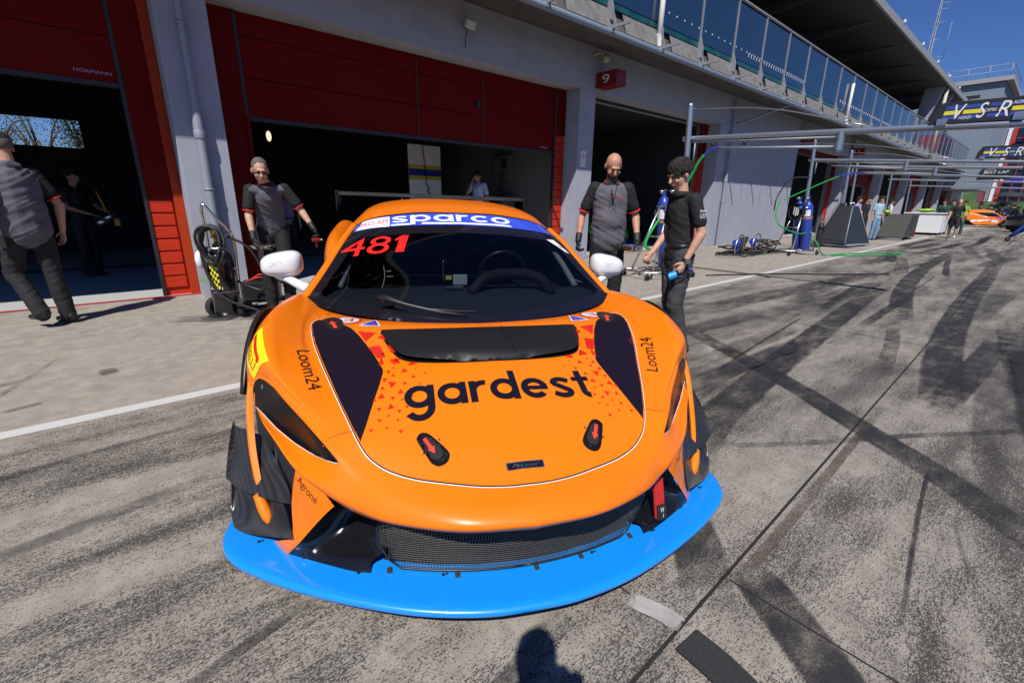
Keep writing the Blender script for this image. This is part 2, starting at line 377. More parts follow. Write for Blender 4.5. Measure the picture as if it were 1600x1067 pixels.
# --- splitter: a shaped plate with a rolled front edge
SPL = [(-1.0,1.25),(-1.02,.95),(-1.03,.75),(-1.037,.64),(-1.03,.57),(-1.005,.505),(-.96,.445),(-.886,.385),(-.75,.297),(-.56,.2),(-.35,.118),(-.15,.074),(0,.067)]
SPL = [(p.x, p.y) for p in crv([(a, c, 0) for a, c in SPL], 4)]; SPL = SPL+[(-a, c) for a, c in SPL[-2::-1]]
def shrink(t): return [(a*(1-t*.55), c+t*(.9 if c < 1.2 else 0)*max(.25, 1-abs(a)*.6)) for a, c in SPL]
lay = [(0, .078), (-.006, .083), (-.007, .091), (-.003, .098), (.008, .103), (.03, .105), (.09, .1035), (.14, .104)]
bm = B(); rings = []
for t, z in lay: rings.append([bm.verts.new((a, c, z)) for a, c in shrink(t)])
for r0, r1 in zip(rings, rings[1:]):
    for i in range(len(r0)-1): f = bm.faces.new((r0[i], r0[i+1], r1[i+1], r1[i])); f.smooth = True
f = bm.faces.new(rings[-1]); f = bm.faces.new(rings[0][::-1])
bmesh.ops.triangulate(bm, faces=[f for f in bm.faces if len(f.verts) > 4])
bmesh.ops.recalc_face_normals(bm, faces=bm.faces); spl = obj('splitter', bm, M_bl, car, smooth=True, sharp=50)
for s in (1, -1):
    for x, y in ((.729,.409),(.541,.303),(.266,.24),(.90,.52)):
        b = B(); cyl(b, (x*s, y, .104), (x*s, y, .108), .0055, n=10); cyl(b, (x*s+.012, y+.003, .104), (x*s+.012, y+.003, .107), .004, n=8); obj('splitter_bolt', b, M_sb, spl)
# --- nose underside, grille, ducts
def catm(rows, nu, nv, mirror=False, s=1):
    q = cm(rows, nu, nv)
    if s < 0: q[:, :, 0] *= -1
    return grid(B(), q, mirror=mirror, flip=(s < 0))
rows = [[(0,.106,.356),(.22,.131,.356),(.42,.226,.341),(.47,.262,.341)], [(0,.15,.335),(.22,.175,.335),(.40,.25,.325),(.45,.29,.325)], [(0,.40,.32),(.22,.41,.32),(.40,.45,.31),(.45,.47,.31)]]
obj('nose_underside', catm(rows, 4, 5, True), M_sb, car, smooth=True)
def gtop(x): return Vector((x, .135+.55*x*x, .338))
def gbot(x): return Vector((x, .222+.42*x*x, .112))
bm = B(); xs = np.arange(-.47, .4701, .0098)
def gp(x, t):
    a = gtop(x).lerp(gbot(x), t); a.y += .018*math.sin(math.pi*t); return a
def tr(x):     # the mouth closes in a rounded corner at both ends
    k = max(0, (abs(x)-.40)/.075); return (.0+.35*k*k*.6, 1-.45*k*k)
for x in xs:
    a, b_ = tr(x); tube(bm, [gp(x, a+(b_-a)*k/4) for k in range(5)], .00095, n=3, per=1)
for t in np.arange(0.02, 1, .045):
    P = [gp(x, t) for x in np.linspace(-.47, .47, 33) if tr(x)[0] <= t <= tr(x)[1]]
    if len(P) > 2: tube(bm, P, .00095, n=3, per=1)
grille = obj('grille_mesh', bm, M_wire, car)
bm = B()
for sgn in (1, -1):
    tube(bm, [gp(sgn*x, tr(x)[1]) for x in np.linspace(0, .475, 14)]+[gp(sgn*.475, t) for t in (.5,.35)]+[gp(sgn*x, tr(x)[0]) for x in np.linspace(.47, 0, 10)], .004, n=6, per=1)
obj('grille_frame', bm, M_sb, car, smooth=True)
for x in (-.441, -.22, 0.05, .22, .441):
    b = B(); y = .222+.42*x*x; box(b, (x, y-.012, .108), (.016, .024, .006), bev=.001); cyl(b, (x, y-.014, .11), (x, y-.014, .116), .004, n=8); obj('grille_clip', b, mat('clip_grey', (.10, .09, .08), .4, metal=.6), car)
bm = B(); prism(bm, [(-.46,.345,.107),(-.3,.29,.107),(-.15,.262,.107),(0,.252,.107),(.15,.262,.107),(.3,.29,.107),(.46,.345,.107),(.46,.6,.107),(-.46,.6,.107)], (0, 0, .003)); obj('intake_floor', bm, M_mb, car)
bm = B()       # radiator core behind the mesh: fins
bx(bm, -.46, .46, .47, .52, .11, .33)
for i in range(62): bx(bm, -.45+i*.0147, -.449+i*.0147, .44, .469, .115, .325)
for k in range(6): bx(bm, -.455, .455, .445, .472, .13+k*.035, .137+k*.035)
obj('radiator', bm, mat('radiator', (.02,.02,.02), .6), car)
for s in (1, -1):
    rows = [[(.455,.255,.338),(.50,.285,.338),(.56,.325,.338),(.606,.350,.345)],
            [(.45,.30,.30),(.505,.39,.31),(.57,.43,.31),(.640,.372,.30)],
            [(.455,.33,.22),(.51,.46,.24),(.59,.50,.24),(.685,.39,.235)],
            [(.462,.33,.15),(.52,.40,.16),(.62,.46,.16),(.735,.405,.17)],
            [(.50,.318,.128),(.56,.345,.125),(.66,.40,.122),(.762,.42,.135)],
            [(.50,.295,.104),(.56,.315,.104),(.66,.368,.104),(.782,.437,.104)]]
    duct = obj('brake_duct', catm(rows, 5, 5, s=s), M_gb, car, smooth=True)
    rows = [[(.606,.350,.340),(.645,.386,.380),(.69,.43,.398),(.74,.480,.414)],
            [(.640,.366,.30),(.675,.392,.33),(.715,.432,.34),(.755,.483,.35)],
            [(.683,.382,.245),(.707,.405,.255),(.735,.437,.26),(.767,.480,.27)],
            [(.735,.402,.175),(.748,.413,.178),(.758,.428,.18),(.765,.436,.18)],
            [(.765,.420,.135),(.775,.427,.135),(.785,.438,.135),(.815,.475,.135)],
            [(.785,.437,.104),(.79,.439,.104),(.80,.452,.104),(.85,.515,.104)]]
    bmc = catm(rows, 5, 5, s=s)
    if s < 0: CORNBM = bmc.copy()
    else: CORNBM2 = bmc.copy()
    corner = obj('corner_panel', bmc, M_or, car, smooth=True)
    b = B(); grid(b, [[(s*q[0], q[1]+.014, q[2]) for q in r] for r in [[(.690,.455,.385),(.80,.575,.435),(.890,.765,.49)],[(.700,.46,.27),(.82,.64,.27),(.895,.80,.30)],[(.760,.47,.106),(.86,.66,.106),(.91,.86,.106)]]]); obj('corner_recess', b, M_gb, car)
    # outer blade (two orange pieces) and two carbon canards
    b = B(); q = cm([[(.948,.835,.60),(.966,.84,.60),(.972,.86,.58)],[(.943,.79,.52),(.965,.785,.52),(.974,.81,.51)],[(.925,.70,.40),(.948,.70,.40),(.957,.725,.40)],[(.895,.615,.30),(.916,.615,.30),(.925,.64,.30)],[(.883,.585,.262),(.89,.582,.258),(.897,.59,.262)]], 5, 4); q[:, :, 0] *= s
    grid(b, q, flip=(s < 0)); bmesh.ops.solidify(b, geom=b.faces[:], thickness=.012); obj('outer_blade', b, M_orm, car, smooth=True, sharp=40)
    b = B(); tube(b, [(s*.902,.585,.258),(s*.880,.552,.222),(s*.862,.528,.196),(s*.850,.512,.172)], [.017, .020, .018, .004], n=10, per=3); obj('lower_blade', b, M_orm, car, smooth=True)
    for nm, rr in (('upper_canard', [[(.765,.486,.268),(.85,.542,.258),(.95,.60,.266),(1.0,.632,.285),(1.022,.648,.30)],
                         [(.79,.55,.300),(.87,.60,.295),(.95,.66,.305),(1.01,.71,.335),(1.034,.73,.36)],
                         [(.86,.68,.35),(.90,.70,.35),(.96,.74,.355),(1.02,.78,.375),(1.042,.80,.40)],
                         [(.93,.78,.40),(.95,.79,.40),(.98,.81,.405),(1.03,.84,.41),(1.048,.86,.425)]]),
                   ('lower_canard', [[(.760,.412,.186),(.84,.478,.152),(.92,.535,.128),(.975,.578,.118),(1.0,.60,.125)],
                         [(.77,.45,.205),(.86,.52,.185),(.93,.575,.165),(.995,.62,.17),(1.015,.64,.19)],
                         [(.80,.52,.24),(.88,.58,.225),(.95,.64,.21),(1.01,.69,.22),(1.03,.71,.25)],
                         [(.86,.62,.27),(.91,.67,.26),(.97,.73,.25),(1.02,.78,.26),(1.04,.80,.29)]])):
        b = catm(rr, 5, 4, s=s); bmesh.ops.solidify(b, geom=b.faces[:], thickness=.005); obj(nm, b, M_cf, car, smooth=True, sharp=40)
# core so nothing shows through the openings
bm = B(); [prism(bm, [(k*x, y, .107) for x, y in ((.715,.475),(.76,.525),(.82,.635),(.875,.755),(.875,.95),(.60,.95),(.60,.60))], (0, 0, .325)) for k in (1, -1)]; prism(bm, [(-.86,.86,.12),(-.70,.66,.12),(-.5,.58,.12),(.5,.58,.12),(.70,.66,.12),(.86,.86,.12),(.9,1.0,.12),(-.9,1.0,.12)], (0, 0, .36)); bx(bm, -.82, .82, 1.6, 4.5, .12, .62)
obj('undertray', bm, M_mb, car)
# wheels
def wheel(x, y, r=.35, w=.29, s=1):
    b = B(); lathe(b, [(r*.70, -w/2), (r*.93, -w/2), (r*.99, -w/2+.03), (r, -w/4), (r, w/4), (r*.99, w/2-.03), (r*.93, w/2), (r*.70, w/2), (r*.70, -w/2)], (x*s, y, r), 'X', 40)
    t = obj('tyre', b, M_rub, None, smooth=True, sharp=35); b = B()
    lathe(b, [(r*.70, -w/2+.01), (r*.66, -w/2+.03), (r*.64, w/2-.03), (r*.70, w/2-.005)], (x*s, y, r), 'X', 40)
    for k in range(10):
        a = 2*math.pi*k/10; d = Vector((0, math.cos(a), math.sin(a))); c = Vector((s*(x+w*.36), y, r))
        tube(b, [c+d*.05, c+d*r*.4+Vector((s*.01, 0, 0)), c+d*r*.68], [.022, .014, .018], n=6, per=2)
    cyl(b, (s*(x+w*.2), y, r), (s*(x+w*.42), y, r), .06, .05, n=18)
    rim = obj('rim', b, M_mb, None, smooth=True, sharp=35)
    wh = bpy.data.objects.new('wheel', None); COL.objects.link(wh); wh.parent = car; t.parent = wh; rim.parent = wh
for s in (1, -1): wheel(.845, 1.27, s=s); wheel(.84, 4.0, w=.32, s=s)
for s in (1, -1):    # black arch extensions
    for yc, a0, a1, xo in ((1.27, 25, 150, 1.0), (4.0, 15, 165, 1.02)):
        b = B(); ring = []
        for k in range(25):
            a = R_(a0+(a1-a0)*k/24); c, z = math.cos(a), math.sin(a)
            ring.append([(s*(xo-.02), yc-c*.37, .35+z*.37), (s*(xo+.012), yc-c*.385, .35+z*.385), (s*(xo+.008), yc-c*.43, .35+z*.43), (s*(xo-.01), yc-c*.45, .35+z*.44)])
        grid(b, ring, flip=(s > 0)); bmesh.ops.solidify(b, geom=b.faces[:], thickness=.006); obj('arch_trim', b, M_sb, car, smooth=True)
# mirrors
for s in (1, -1):
    b = B(); ell(b, (0, 0, 0), (1, 1, 1), seg=28)
    for v in b.verts:
        c = v.co; g_ = lambda q, e: math.copysign(abs(q)**e, q); x_, y_, z_ = g_(c.x, .66), g_(c.y, .85), g_(c.z, .70)
        k = x_*s; y_ = min(y_, .45); c.x = x_*.122; c.y = y_*.095; c.z = z_*(.078-.012*k)+.010*(-k)
    bmesh.ops.transform(b, matrix=Matrix.Translation((1.10*s, 2.13, .885)), verts=b.verts)
    mr = obj('door_mirror', b, M_wh, car, smooth=True)
    b = B(); lathe(b, [(0, 0), (.9, 0), (1, .004)], (0, 0, 0), 'Y', 24); bmesh.ops.transform(b, matrix=Matrix.Translation((1.10*s, 2.163, .885)) @ Matrix.Diagonal((.10, 1, .06, 1)), verts=b.verts); obj('mirror_glass', b, M_steel, mr, smooth=True)
    b = B(); tube(b, [(s*.90, 1.99, .735), (s*.98, 2.03, .765), (s*1.07, 2.09, .80), (s*1.13, 2.12, .825)], [.042, .03, .024, .03], n=10, per=4); obj('mirror_arm', b, M_wh, mr, smooth=True)
    for v in mr.children[-1].data.vertices: pass
# rear wing
wing = bpy.data.objects.new('rear_wing', None); COL.objects.link(wing); wing.parent = car
b = B(); prof = [(-.16,0),(-.14,.022),(-.06,.035),(.06,.022),(.16,-.005),(.06,.0),(-.06,.004)]
prism(b, [(-1.02, 4.55+a, 1.325+c) for a, c in prof], (2.04, 0, 0)); obj('wing_blade', b, M_mb, wing)
for s in (1, -1):
    b = B(); prism(b, [(s*1.02,4.33,1.16),(s*1.02,4.33,1.37),(s*1.02,4.75,1.37),(s*1.02,4.75,1.18)], (s*.008,0,0)); obj('wing_endplate', b, M_gb, wing)
    b = B(); prism(b, [(s*.34,4.2,1.0),(s*.34,4.42,1.33),(s*.34,4.55,1.33),(s*.34,4.5,.9),(s*.34,4.3,.9)], (s*.012,0,0)); obj('wing_strut', b, M_sb, wing)
# ---------------------------------------------------------------- livery, laid on the bodywork
TOPB = [BVHTree.FromBMesh(b) for b in (BODYBM, GLASSBM, ROOFBM)]
def top(x, y, off=.002):
    b = None
    for t in TOPB:
        r = t.ray_cast(Vector((x, y, 3)), Vector((0, 0, -1)))
        if r[0] is not None and (b is None or r[0].z > b[0].z): b = r
    if b is None: return None
    n = b[1] if b[1].z > 0 else -b[1]
    return b[0]+n*off
def lay(name, loops, m, off=.002, step=.03, parent=None, thick=0.0, f2=None):
    b = B(); decal(b, loops, (lambda u, v: top(*(f2(u, v) if f2 else (u, v)), off)), step)
    if thick: bmesh.ops.solidify(b, geom=b.faces[:], thickness=-thick if False else thick)
    bmesh.ops.recalc_face_normals(b, faces=b.faces)
    return obj(name, b, m, parent or car, smooth=True)
def grow(l, d):
    n = len(l); o = []; A = sum(l[i][0]*l[(i+1) % n][1]-l[(i+1) % n][0]*l[i][1] for i in range(n)); sg = 1 if A > 0 else -1
    for i in range(n):
        a, b, c = Vector(l[i-1]), Vector(l[i]), Vector(l[(i+1) % n]); t = (c-a).normalized(); o.append((b.x+t.y*d*sg, b.y-t.x*d*sg))
    return o
def sm(l, per=4, closed=True):
    P = [Vector((x, y, 0)) for x, y in l]; n = len(P); o = []
    for i in range(n if closed else n-1):
        a, b, c, d = (P[(i-1) % n], P[i], P[(i+1) % n], P[(i+2) % n]) if closed else (P[max(i-1, 0)], P[i], P[i+1], P[min(i+2, n-1)])
        for k in range(per):
            t = k/per; q = 0.5*((2*b)+(c-a)*t+(2*a-5*b+4*c-d)*t*t+(3*b-a-3*c+d)*t**3); o.append((q.x, q.y))
    if not closed: o.append(l[-1])
    return o
def mir(l): return [(-x, y) for x, y in l][::-1]
half = [(0,.207),(.062,.209),(.15,.221),(.245,.247),(.345,.284),(.43,.330),(.487,.379),(.520,.425),(.546,.478),(.596,.60),(.655,.755),(.700,.875),(.737,.985),(.765,1.10),(.775,1.18),(.762,1.262)]
halfb = [(.735,1.335),(.69,1.355),(.58,1.318),(.45,1.262),(.3,1.218),(.15,1.198),(0,1.19)]
L1 = sm(half, 4, False); L2 = sm(halfb, 3, False); hb = L1+L2
bon = hb+[(-x, y) for x, y in hb[-2:0:-1]]
lay('seam_edge', [grow(bon, .0055)], M_stw, .0009, .04)
seam = lay('panel_gap', [grow(bon, .0028)], M_ink, .0016, .04)
bonnet = lay('bonnet', [grow(bon, -.0008)], M_or, .0034, .028)
for s in (1, -1):
    l = [(.546*s, .477), (.60*s, .468), (.643*s, .456)]; b = B(); tube(b, [top(x, y, .0006) for x, y in l], .0011, n=4); obj('panel_gap', b, M_ink, car)
    l = [(.765*s, 1.29), (.738*s, 1.36), (.71*s, 1.43)]; b = B(); tube(b, [top(x, y, .0006) for x, y in l], .0011, n=4); obj('panel_gap', b, M_ink, car)
lv = [(.777,1.16),(.775,1.20),(.760,1.235),(.72,1.25),(.665,1.20),(.60,1.125),(.555,1.04),(.515,.945),(.485,.865),(.457,.785),(.449,.762),(.450,.735),(.463,.665),(.480,.59),(.502,.485),(.519,.429),(.548,.482),(.60,.608),(.655,.757),(.70,.876),(.737,.987),(.764,1.09)]
for s in (1, -1): lay('louvre_panel', [grow([(x*s, y) for x, y in lv][::s], -.003)], M_lw, .0046, .035, bonnet)
# bonnet slot: a convex black bar in a rounded opening
sl_ = sm([(-.462,1.045),(-.462,1.075),(-.44,1.092),(-.2,1.088),(0,1.084),(.2,1.088),(.44,1.092),(.462,1.075),(.462,1.04),(.43,.93),(.395,.845),(.36,.812),(.30,.797),(.15,.782),(0,.775),(-.15,.782),(-.30,.797),(-.36,.812),(-.395,.845),(-.43,.93)], 3)
lay('slot_surround', [grow(sl_, .006)], M_gb, .005, .03, bonnet)
def slotz(x, y):
    w = .462-.27*max(0, 1.05-y)**1.1; ex = max(0, 1-(abs(x)/max(w, .1))**10); t = (y-.782)/.306; t = min(1, max(0, t))
    return top(x, y, .007+.036*math.sqrt(max(0, math.sin(math.pi*t**.8)))*ex**.5)
b = B(); decal(b, [sl_], slotz, .02); bar = obj('bonnet_slot', b, M_slot, bonnet, smooth=True)
b = B(); tube(b, [slotz(x, y)+Vector((0, 0, .001)) for x, y in ((.085,1.07),(.09,1.03),(.062,.99),(.055,.93),(.085,.89),(.09,.83),(.10,.80))], .0016, n=4, per=4); obj('slot_seam', b, M_gb, bar)
# --- stroke-built lettering
def stroke(P, wd):
    P = [Vector(p) for p in P]; Lf, Rt = [], []
    for i, p in enumerate(P):
        d = (P[min(i+1, len(P)-1)]-P[max(0, i-1)]).normalized(); n = Vector((-d.y, d.x))*wd/2; Lf.append(tuple(p+n)); Rt.append(tuple(p-n))
    return [Lf+Rt[::-1]]
def arc(cx, cy, r, a0, a1, n=22, ry=None): return [(cx+r*math.cos(R_(a0+(a1-a0)*k/n)), cy+(ry or r)*math.sin(R_(a0+(a1-a0)*k/n))) for k in range(n+1)]
def ring(cx, cy, r, wd, n=40): return [arc(cx, cy, r+wd/2, 0, 360, n)[:-1], arc(cx, cy, r-wd/2, 0, 360, n)[:-1]]
def glyph(ch, w=.21):
    r = .5-w/2; S = []
    if ch in 'oadgpe' and ch != 'e': S.append(ring(.5, .5, r, w))
    if ch == 'a': S.append(stroke([(1-w/2, 0), (1-w/2, 1)], w)); return S, 1.0
    if ch == 'd': S.append(stroke([(1-w/2, 0), (1-w/2, 1.42)], w)); return S, 1.0
    if ch == 'g': S.append(stroke([(1-w/2, 1), (1-w/2, .4)]+arc(.5, 0.02, r, 0, -150, 24, .42), w)); return S, 1.0
    if ch == 'p': S.append(stroke([(w/2, -.42), (w/2, 1)], w)); return S, 1.0
    if ch == 'o': return S, 1.0
    if ch == 'r': S += [stroke([(w/2, 0), (w/2, 1)], w), stroke(arc(.50, .5, .5-w/2, 175, 75, 12), w)]; return S, .62
    if ch == 'e': S += [stroke(arc(.5, .5, r, 0, 318, 36), w*.98), stroke([(.08, .5), (.98, .5)], w*.75)]; return S, 1.0
    if ch == 'c': S.append(stroke(arc(.5, .5, r, 42, 318, 34), w)); return S, .92
    if ch == 's': S.append(stroke([(.74, .80)]+arc(.41, .735, .26, 50, 200, 14, .165)+[(.40, .52)]+arc(.43, .265, .27, 60, -140, 16, .165)+[(.08, .22)], w*.92)); return S, .80
    if ch == 't': S += [stroke([(.32, 1.33), (.32, .28)]+arc(.32+.2, .30, .2, 180, 270, 8), w), stroke([(0, .90), (.66, .90)], w*.85)]; return S, .68
def word(s, wd=.21, gap=.13):
    S = []; x = 0
    for ch in s:
        g, adv = glyph(ch, wd)
        for st in g: S.append([[(px+x, py) for px, py in lp] for lp in st])
        x += adv+gap
    return S, x-gap
def lay_word(name, s, m, f2, off, parent, wd=.21, gap=.13, step=.22):
    S, W_ = word(s, wd, gap); b = B()
    for i, st in enumerate(S):
        decal(b, st, lambda u, v: top(*f2(u/W_, v), off+(i % 4)*.00025), step)
    bmesh.ops.recalc_face_normals(b, faces=b.faces); return obj(name, b, m, parent, smooth=True)
lay_word('bonnet_lettering', 'gardest', M_ink, lambda u, v: (-.374+u*.742, .538+v*.112), .0056, bonnet, wd=.245, gap=.10)
def lay_text(name, s, m, quad, off, parent, bold=.0, step=.03, shear=0):
    """quad: base-left, base-right, top-right, top-left in plan coordinates"""
    l = norm_loops(text_loops(s, bold=bold, shear=shear), 0, 1, 0, 1); a, b_, c, d = [Vector(q) for q in quad]
    f = lambda u, v: tuple((a*(1-u)+b_*u)*(1-v)+(d*(1-u)+c*u)*v)
    l = [[f(*p) for p in k] for k in l]; return lay(name, l, m, off, step, parent)
lay_text('side_lettering', 'Loom24', M_ink, [(-.792,.892), (-.715,.668), (-.672,.700), (-.752,.936)], .0016, car, bold=.028)
lay_text('side_lettering', 'Loom24', M_ink, [(.710,.666), (.794,.890), (.752,.936), (.672,.700)], .0016, car, bold=.028)
for s in (1, -1):   # little house mark above the 24
    pass
# tyre maker's panel on the fender (reads down the flank)
QA, QB, QC, QD = Vector((-.932,.985,.785)), Vector((-.857,.772,.700)), Vector((-.935,.803,.625)), Vector((-.978,.915,.70))
def on_quad(name, loops, m, off, step=.06):
    d = Vector((.62, .45, -.64)).normalized(); b = B()
    def fn(u, v):
        p = (QD*(1-u)+QC*u)*(1-v)+(QA*(1-u)+QB*u)*v; r = TOPB[0].ray_cast(p-d*.4, d)
        return None if r[0] is None else r[0]-d*off
    decal(b, loops, fn, step); bmesh.ops.recalc_face_normals(b, faces=b.faces); return obj(name, b, m, car, smooth=True)
on_quad('tyre_sticker', [[(0,0),(1,0),(1,1),(0,1)]], M_sty, .002)
on_quad('tyre_sticker_text', norm_loops(text_loops('IRELLI', bold=.03), .27, .88, .18, .52), M_red, .003)
on_quad('tyre_sticker_text', [[(.10,.18),(.16,.18),(.16,.64),(.80,.64),(.84,.60),(.84,.56),(.90,.56),(.92,.66),(.86,.76),(.10,.76)]], M_red, .0032)
for s in (1, -1):
    # red circle E, blue triangle, bonnet catch with arrow
    cx, cy = .626*s, 1.250
    lay('circle_sticker', [arc(cx, cy, .060, 0, 360, 28, .072)[:-1]], M_red, .0050, .03, bonnet)
    lay('circle_sticker', [arc(cx, cy, .050, 0, 360, 28, .060)[:-1]], M_stw, .0056, .03, bonnet)
    lay_text('circle_letter', 'E', M_red, [(cx+.022,cy+.034),(cx-.022,cy+.034),(cx-.022,cy-.036),(cx+.022,cy-.036)], .0062, bonnet, bold=.03)
    tri = [(.473*s,1.135),(.572*s,1.147),(.50*s,1.265)]; lay('triangle_sticker', [tri[::s]], M_stw, .0054, .03, bonnet)
    tri = [(.482*s,1.143),(.559*s,1.152),(.503*s,1.245)]; lay('triangle_sticker', [tri[::s]], M_stb, .0060, .03, bonnet)
    lay('triangle_mark', [[(.512*s,1.152),(.508*s,1.205),(.500*s,1.16)][::s]], M_red, .0065, .03, bonnet)
    uc = sm([(.738,1.222),(.722,1.272),(.688,1.29),(.652,1.235),(.640,1.13),(.664,1.098),(.699,1.118)], 4)
    la = lay('bonnet_catch', [[(x*s, y) for x, y in uc][::s]], M_sb, .0062, .03, bonnet)
    def arrow(a, b_, w_, name, off, par):
        a, b_ = Vector(a), Vector(b_); d = (b_-a); t = Vector((-d.y, d.x)).normalized()*w_; h = a+d*.62
        lay(name, [[tuple(q) for q in (a+t*.45, a-t*.45, h-t*.45, h-t, b_, h+t, h+t*.45)]], M_rb, off, .02, par)
    arrow((.668*s, 1.125), (.700*s, 1.215), .017, 'catch_arrow', .0070, la)
    lc = sm([(.335,.398),(.333,.415),(.322,.426),(.303,.424),(.285,.408),(.240,.350),(.234,.328),(.246,.309),(.270,.303),(.292,.315),(.31,.345)], 4)
    la = lay('bonnet_catch', [[(x*s, y) for x, y in lc][::s]], M_sb, .0095, .02, bonnet, thick=.006)
    c0 = Vector((.284, .366)); ic = [((x-c0.x)*.62+c0.x, (y-c0.y)*.70+c0.y) for x, y in lc]
    lay('catch_recess', [[(x*s, y) for x, y in ic][::s]], M_mb, .0102, .02, la)
    arrow((.311*s, .402), (.279*s, .342), .0125, 'catch_arrow', .0112, la)
    for x, y in ((.316,.352),(.262,.392),(.255,.318)): b = B(); p = top(x*s, y, .0095); cyl(b, p, p+Vector((0, -.0005, .0018)), .0035, n=8); obj('catch_rivet', b, M_steel, la)
lay('badge_rim', [[(-.054,.257),(.072,.258),(.074,.262),(.074,.281),(.070,.284),(-.053,.283),(-.056,.279),(-.056,.260)]], M_steel, .0054, .02, bonnet)
lay('badge', [[(-.051,.260),(.069,.261),(.070,.2805),(-.052,.2795)]], M_gb, .0062, .02, bonnet)
lay_text('badge_lettering', 'McLaren', M_steel, [(-.036,.2645), (.046,.265), (.052,.2755), (-.030,.275)], .0069, bonnet, bold=.01, shear=.2)
lay('badge_lettering', [[(.046,.272),(.060,.2775),(.055,.270),(.056,.2745)]], M_steel, .0069, .02, bonnet)
# scattered red triangles either side of the bonnet lettering
TRI = [(.408,.812,.024),(.344,.787,.015),(.371,.745,.014),(.432,.744,.010),(.413,.720,.009),(.337,.706,.010),(.418,.672,.019),(.370,.671,.010),(.314,.662,.006),(.386,.627,.014),(.455,.614,.015),(.415,.600,.010),(.380,.589,.006),(.421,.559,.014),(.364,.552,.008),(.462,.555,.010),(.392,.536,.008),(.428,.521,.006),(.365,.506,.006),(.460,.505,.008),(.398,.497,.006),(.434,.470,.006),(.487,.468,.008),(.388,.449,.009),(.291,.723,.006),(.325,.756,.005),(.412,.766,.006),(.352,.637,.005),(.445,.70,.012),(.478,.60,.008),(.452,.655,.010),(.342,.60,.005)]
BIG = [[(.571,1.087),(.492,1.067),(.531,.992)],[(.482,1.02),(.458,1.055),(.446,.994)],[(.498,.944),(.470,.950),(.444,.848),(.475,.842),(.517,.935)],[(.438,.950),(.424,.942),(.404,.876),(.424,.882)],[(.402,.834),(.423,.803),(.384,.790)],[(.330,.800),(.318,.782),(.345,.788)],[(.462,.86),(.470,.79),(.45,.80)]]
for s in (1, -1):
    b = B(); rnd = random.Random(4+s)
    for x, y, r in TRI:
        a0 = rnd.choice((90, -90, 80, -100, 100)); decal(b, [[(x*s+r*math.cos(R_(a0+120*k)), y+r*1.15*math.sin(R_(a0+120*k))) for k in range(3)]], lambda u, v: top(u, v, .0052), .03)
    for l in BIG: decal(b, [[(x*s, y) for x, y in l]], lambda u, v: top(u, v, .0052), .03)
    bmesh.ops.recalc_face_normals(b, faces=b.faces); obj('livery_triangles', b, M_dot, bonnet, smooth=True)
# --- windscreen: black border, sun strip, number, film edge
yb = lambda x: 2.003+.125*x*x
yt = lambda x: 2.136+.068*x*x
ge = [(p[0], p[1]) for p in GLQ[:, -1]]; gb_ = [(p[0], p[1]) for p in GLQ[0]]
inn = [(0,1.262),(.2,1.275),(.4,1.33),(.6,1.42),(.72,1.49),(.79,1.555),(.775,1.62),(.72,1.75),(.665,1.87),(.62,1.965)]
inn = sm(inn, 3, False); outr = gb_+ge[1:]; k = [i for i, p in enumerate(outr) if p[1] > 2.06 and p[0] < .7][0]
outr = outr[:k]; edge = [(x, yb(x)) for x in (.64, .5, .35, .2, 0)]; inn += [(.5,1.945),(.35,1.93),(.18,1.922),(0,1.92)]
for s in (1, -1):
    o_ = [(x*.996*s, y+.002) for x, y in outr]; lp = [(0, outr[0][1]+.002)]+o_[1:]+[(x*s, y) for x, y in edge]+[(x*s, y) for x, y in inn[::-1]]
    lay('glass_border', [lp], M_ink, .0012, .04, wind)
bl = [(x, yb(x)) for x in np.linspace(-.655, .655, 25)]+[(x, yt(x)) for x in np.linspace(.640, -.640, 25)]
lay('sun_strip', [bl], M_ban, .0022, .04, wind)
fs = lambda u, v: (u, yb(u)+(yt(u)-yb(u))*v)
def lay_s(name, loops, m, off, step=.04, par=wind):
    b = B(); decal(b, loops, lambda u, v: top(*fs(u, v), off), step); bmesh.ops.recalc_face_normals(b, faces=b.faces); return obj(name, b, m, par, smooth=True)
lay_s('class_sticker', [[(-.640,.08),(-.433,.03),(-.433,.93),(-.60,.97)]], M_stw, .0030)
lay_s('class_lettering', norm_loops(text_loops('PRO-AM', bold=.03), -.618, -.445, .30, .70), M_red, .0036)
S, W_ = word('sparco', .23, .13); b = B()
for i, st in enumerate(S): decal(b, st, lambda u, v: top(*fs(-.425+u/W_*.775, .31+v*.56), .0030+(i % 4)*.0002), .25)
decal(b, [[(-.425,.05),(-.305,.05),(-.305,.19),(-.425,.19)]], lambda u, v: top(*fs(u, v), .003), .04); decal(b, [[(-.235,.08),(.355,.08),(.340,.22),(-.235,.22)]], lambda u, v: top(*fs(u, v), .003), .04)
bmesh.ops.recalc_face_normals(b, faces=b.faces); obj('strip_lettering', b, M_stw, wind, smooth=True)
l = norm_loops(text_loops('48', bold=.035), 0, .74, 0, 1)+[[(.86,0),(.99,0),(.99,1),(.885,1),(.80,.80),(.80,.66),(.86,.72)]]
b = B(); decal(b, l, lambda u, v: top(-.725+u*.375+v*.035, 1.775+.13*(1-u)*.36+v*.140, .0026), .06); bmesh.ops.recalc_face_normals(b, faces=b.faces)
obj('start_number', b, mat('number_red', (.80,.015,.01), .4), wind, smooth=True)
lay('scrutiny_sticker', [[(.575,1.965),(.63,1.985),(.712,1.878),(.685,1.885)]], M_stw, .0024, .04, wind)
lay_text('scrutiny_text', '481', M_ink, [(.645,1.925),(.677,1.90),(.682,1.915),(.652,1.94)], .003, wind)
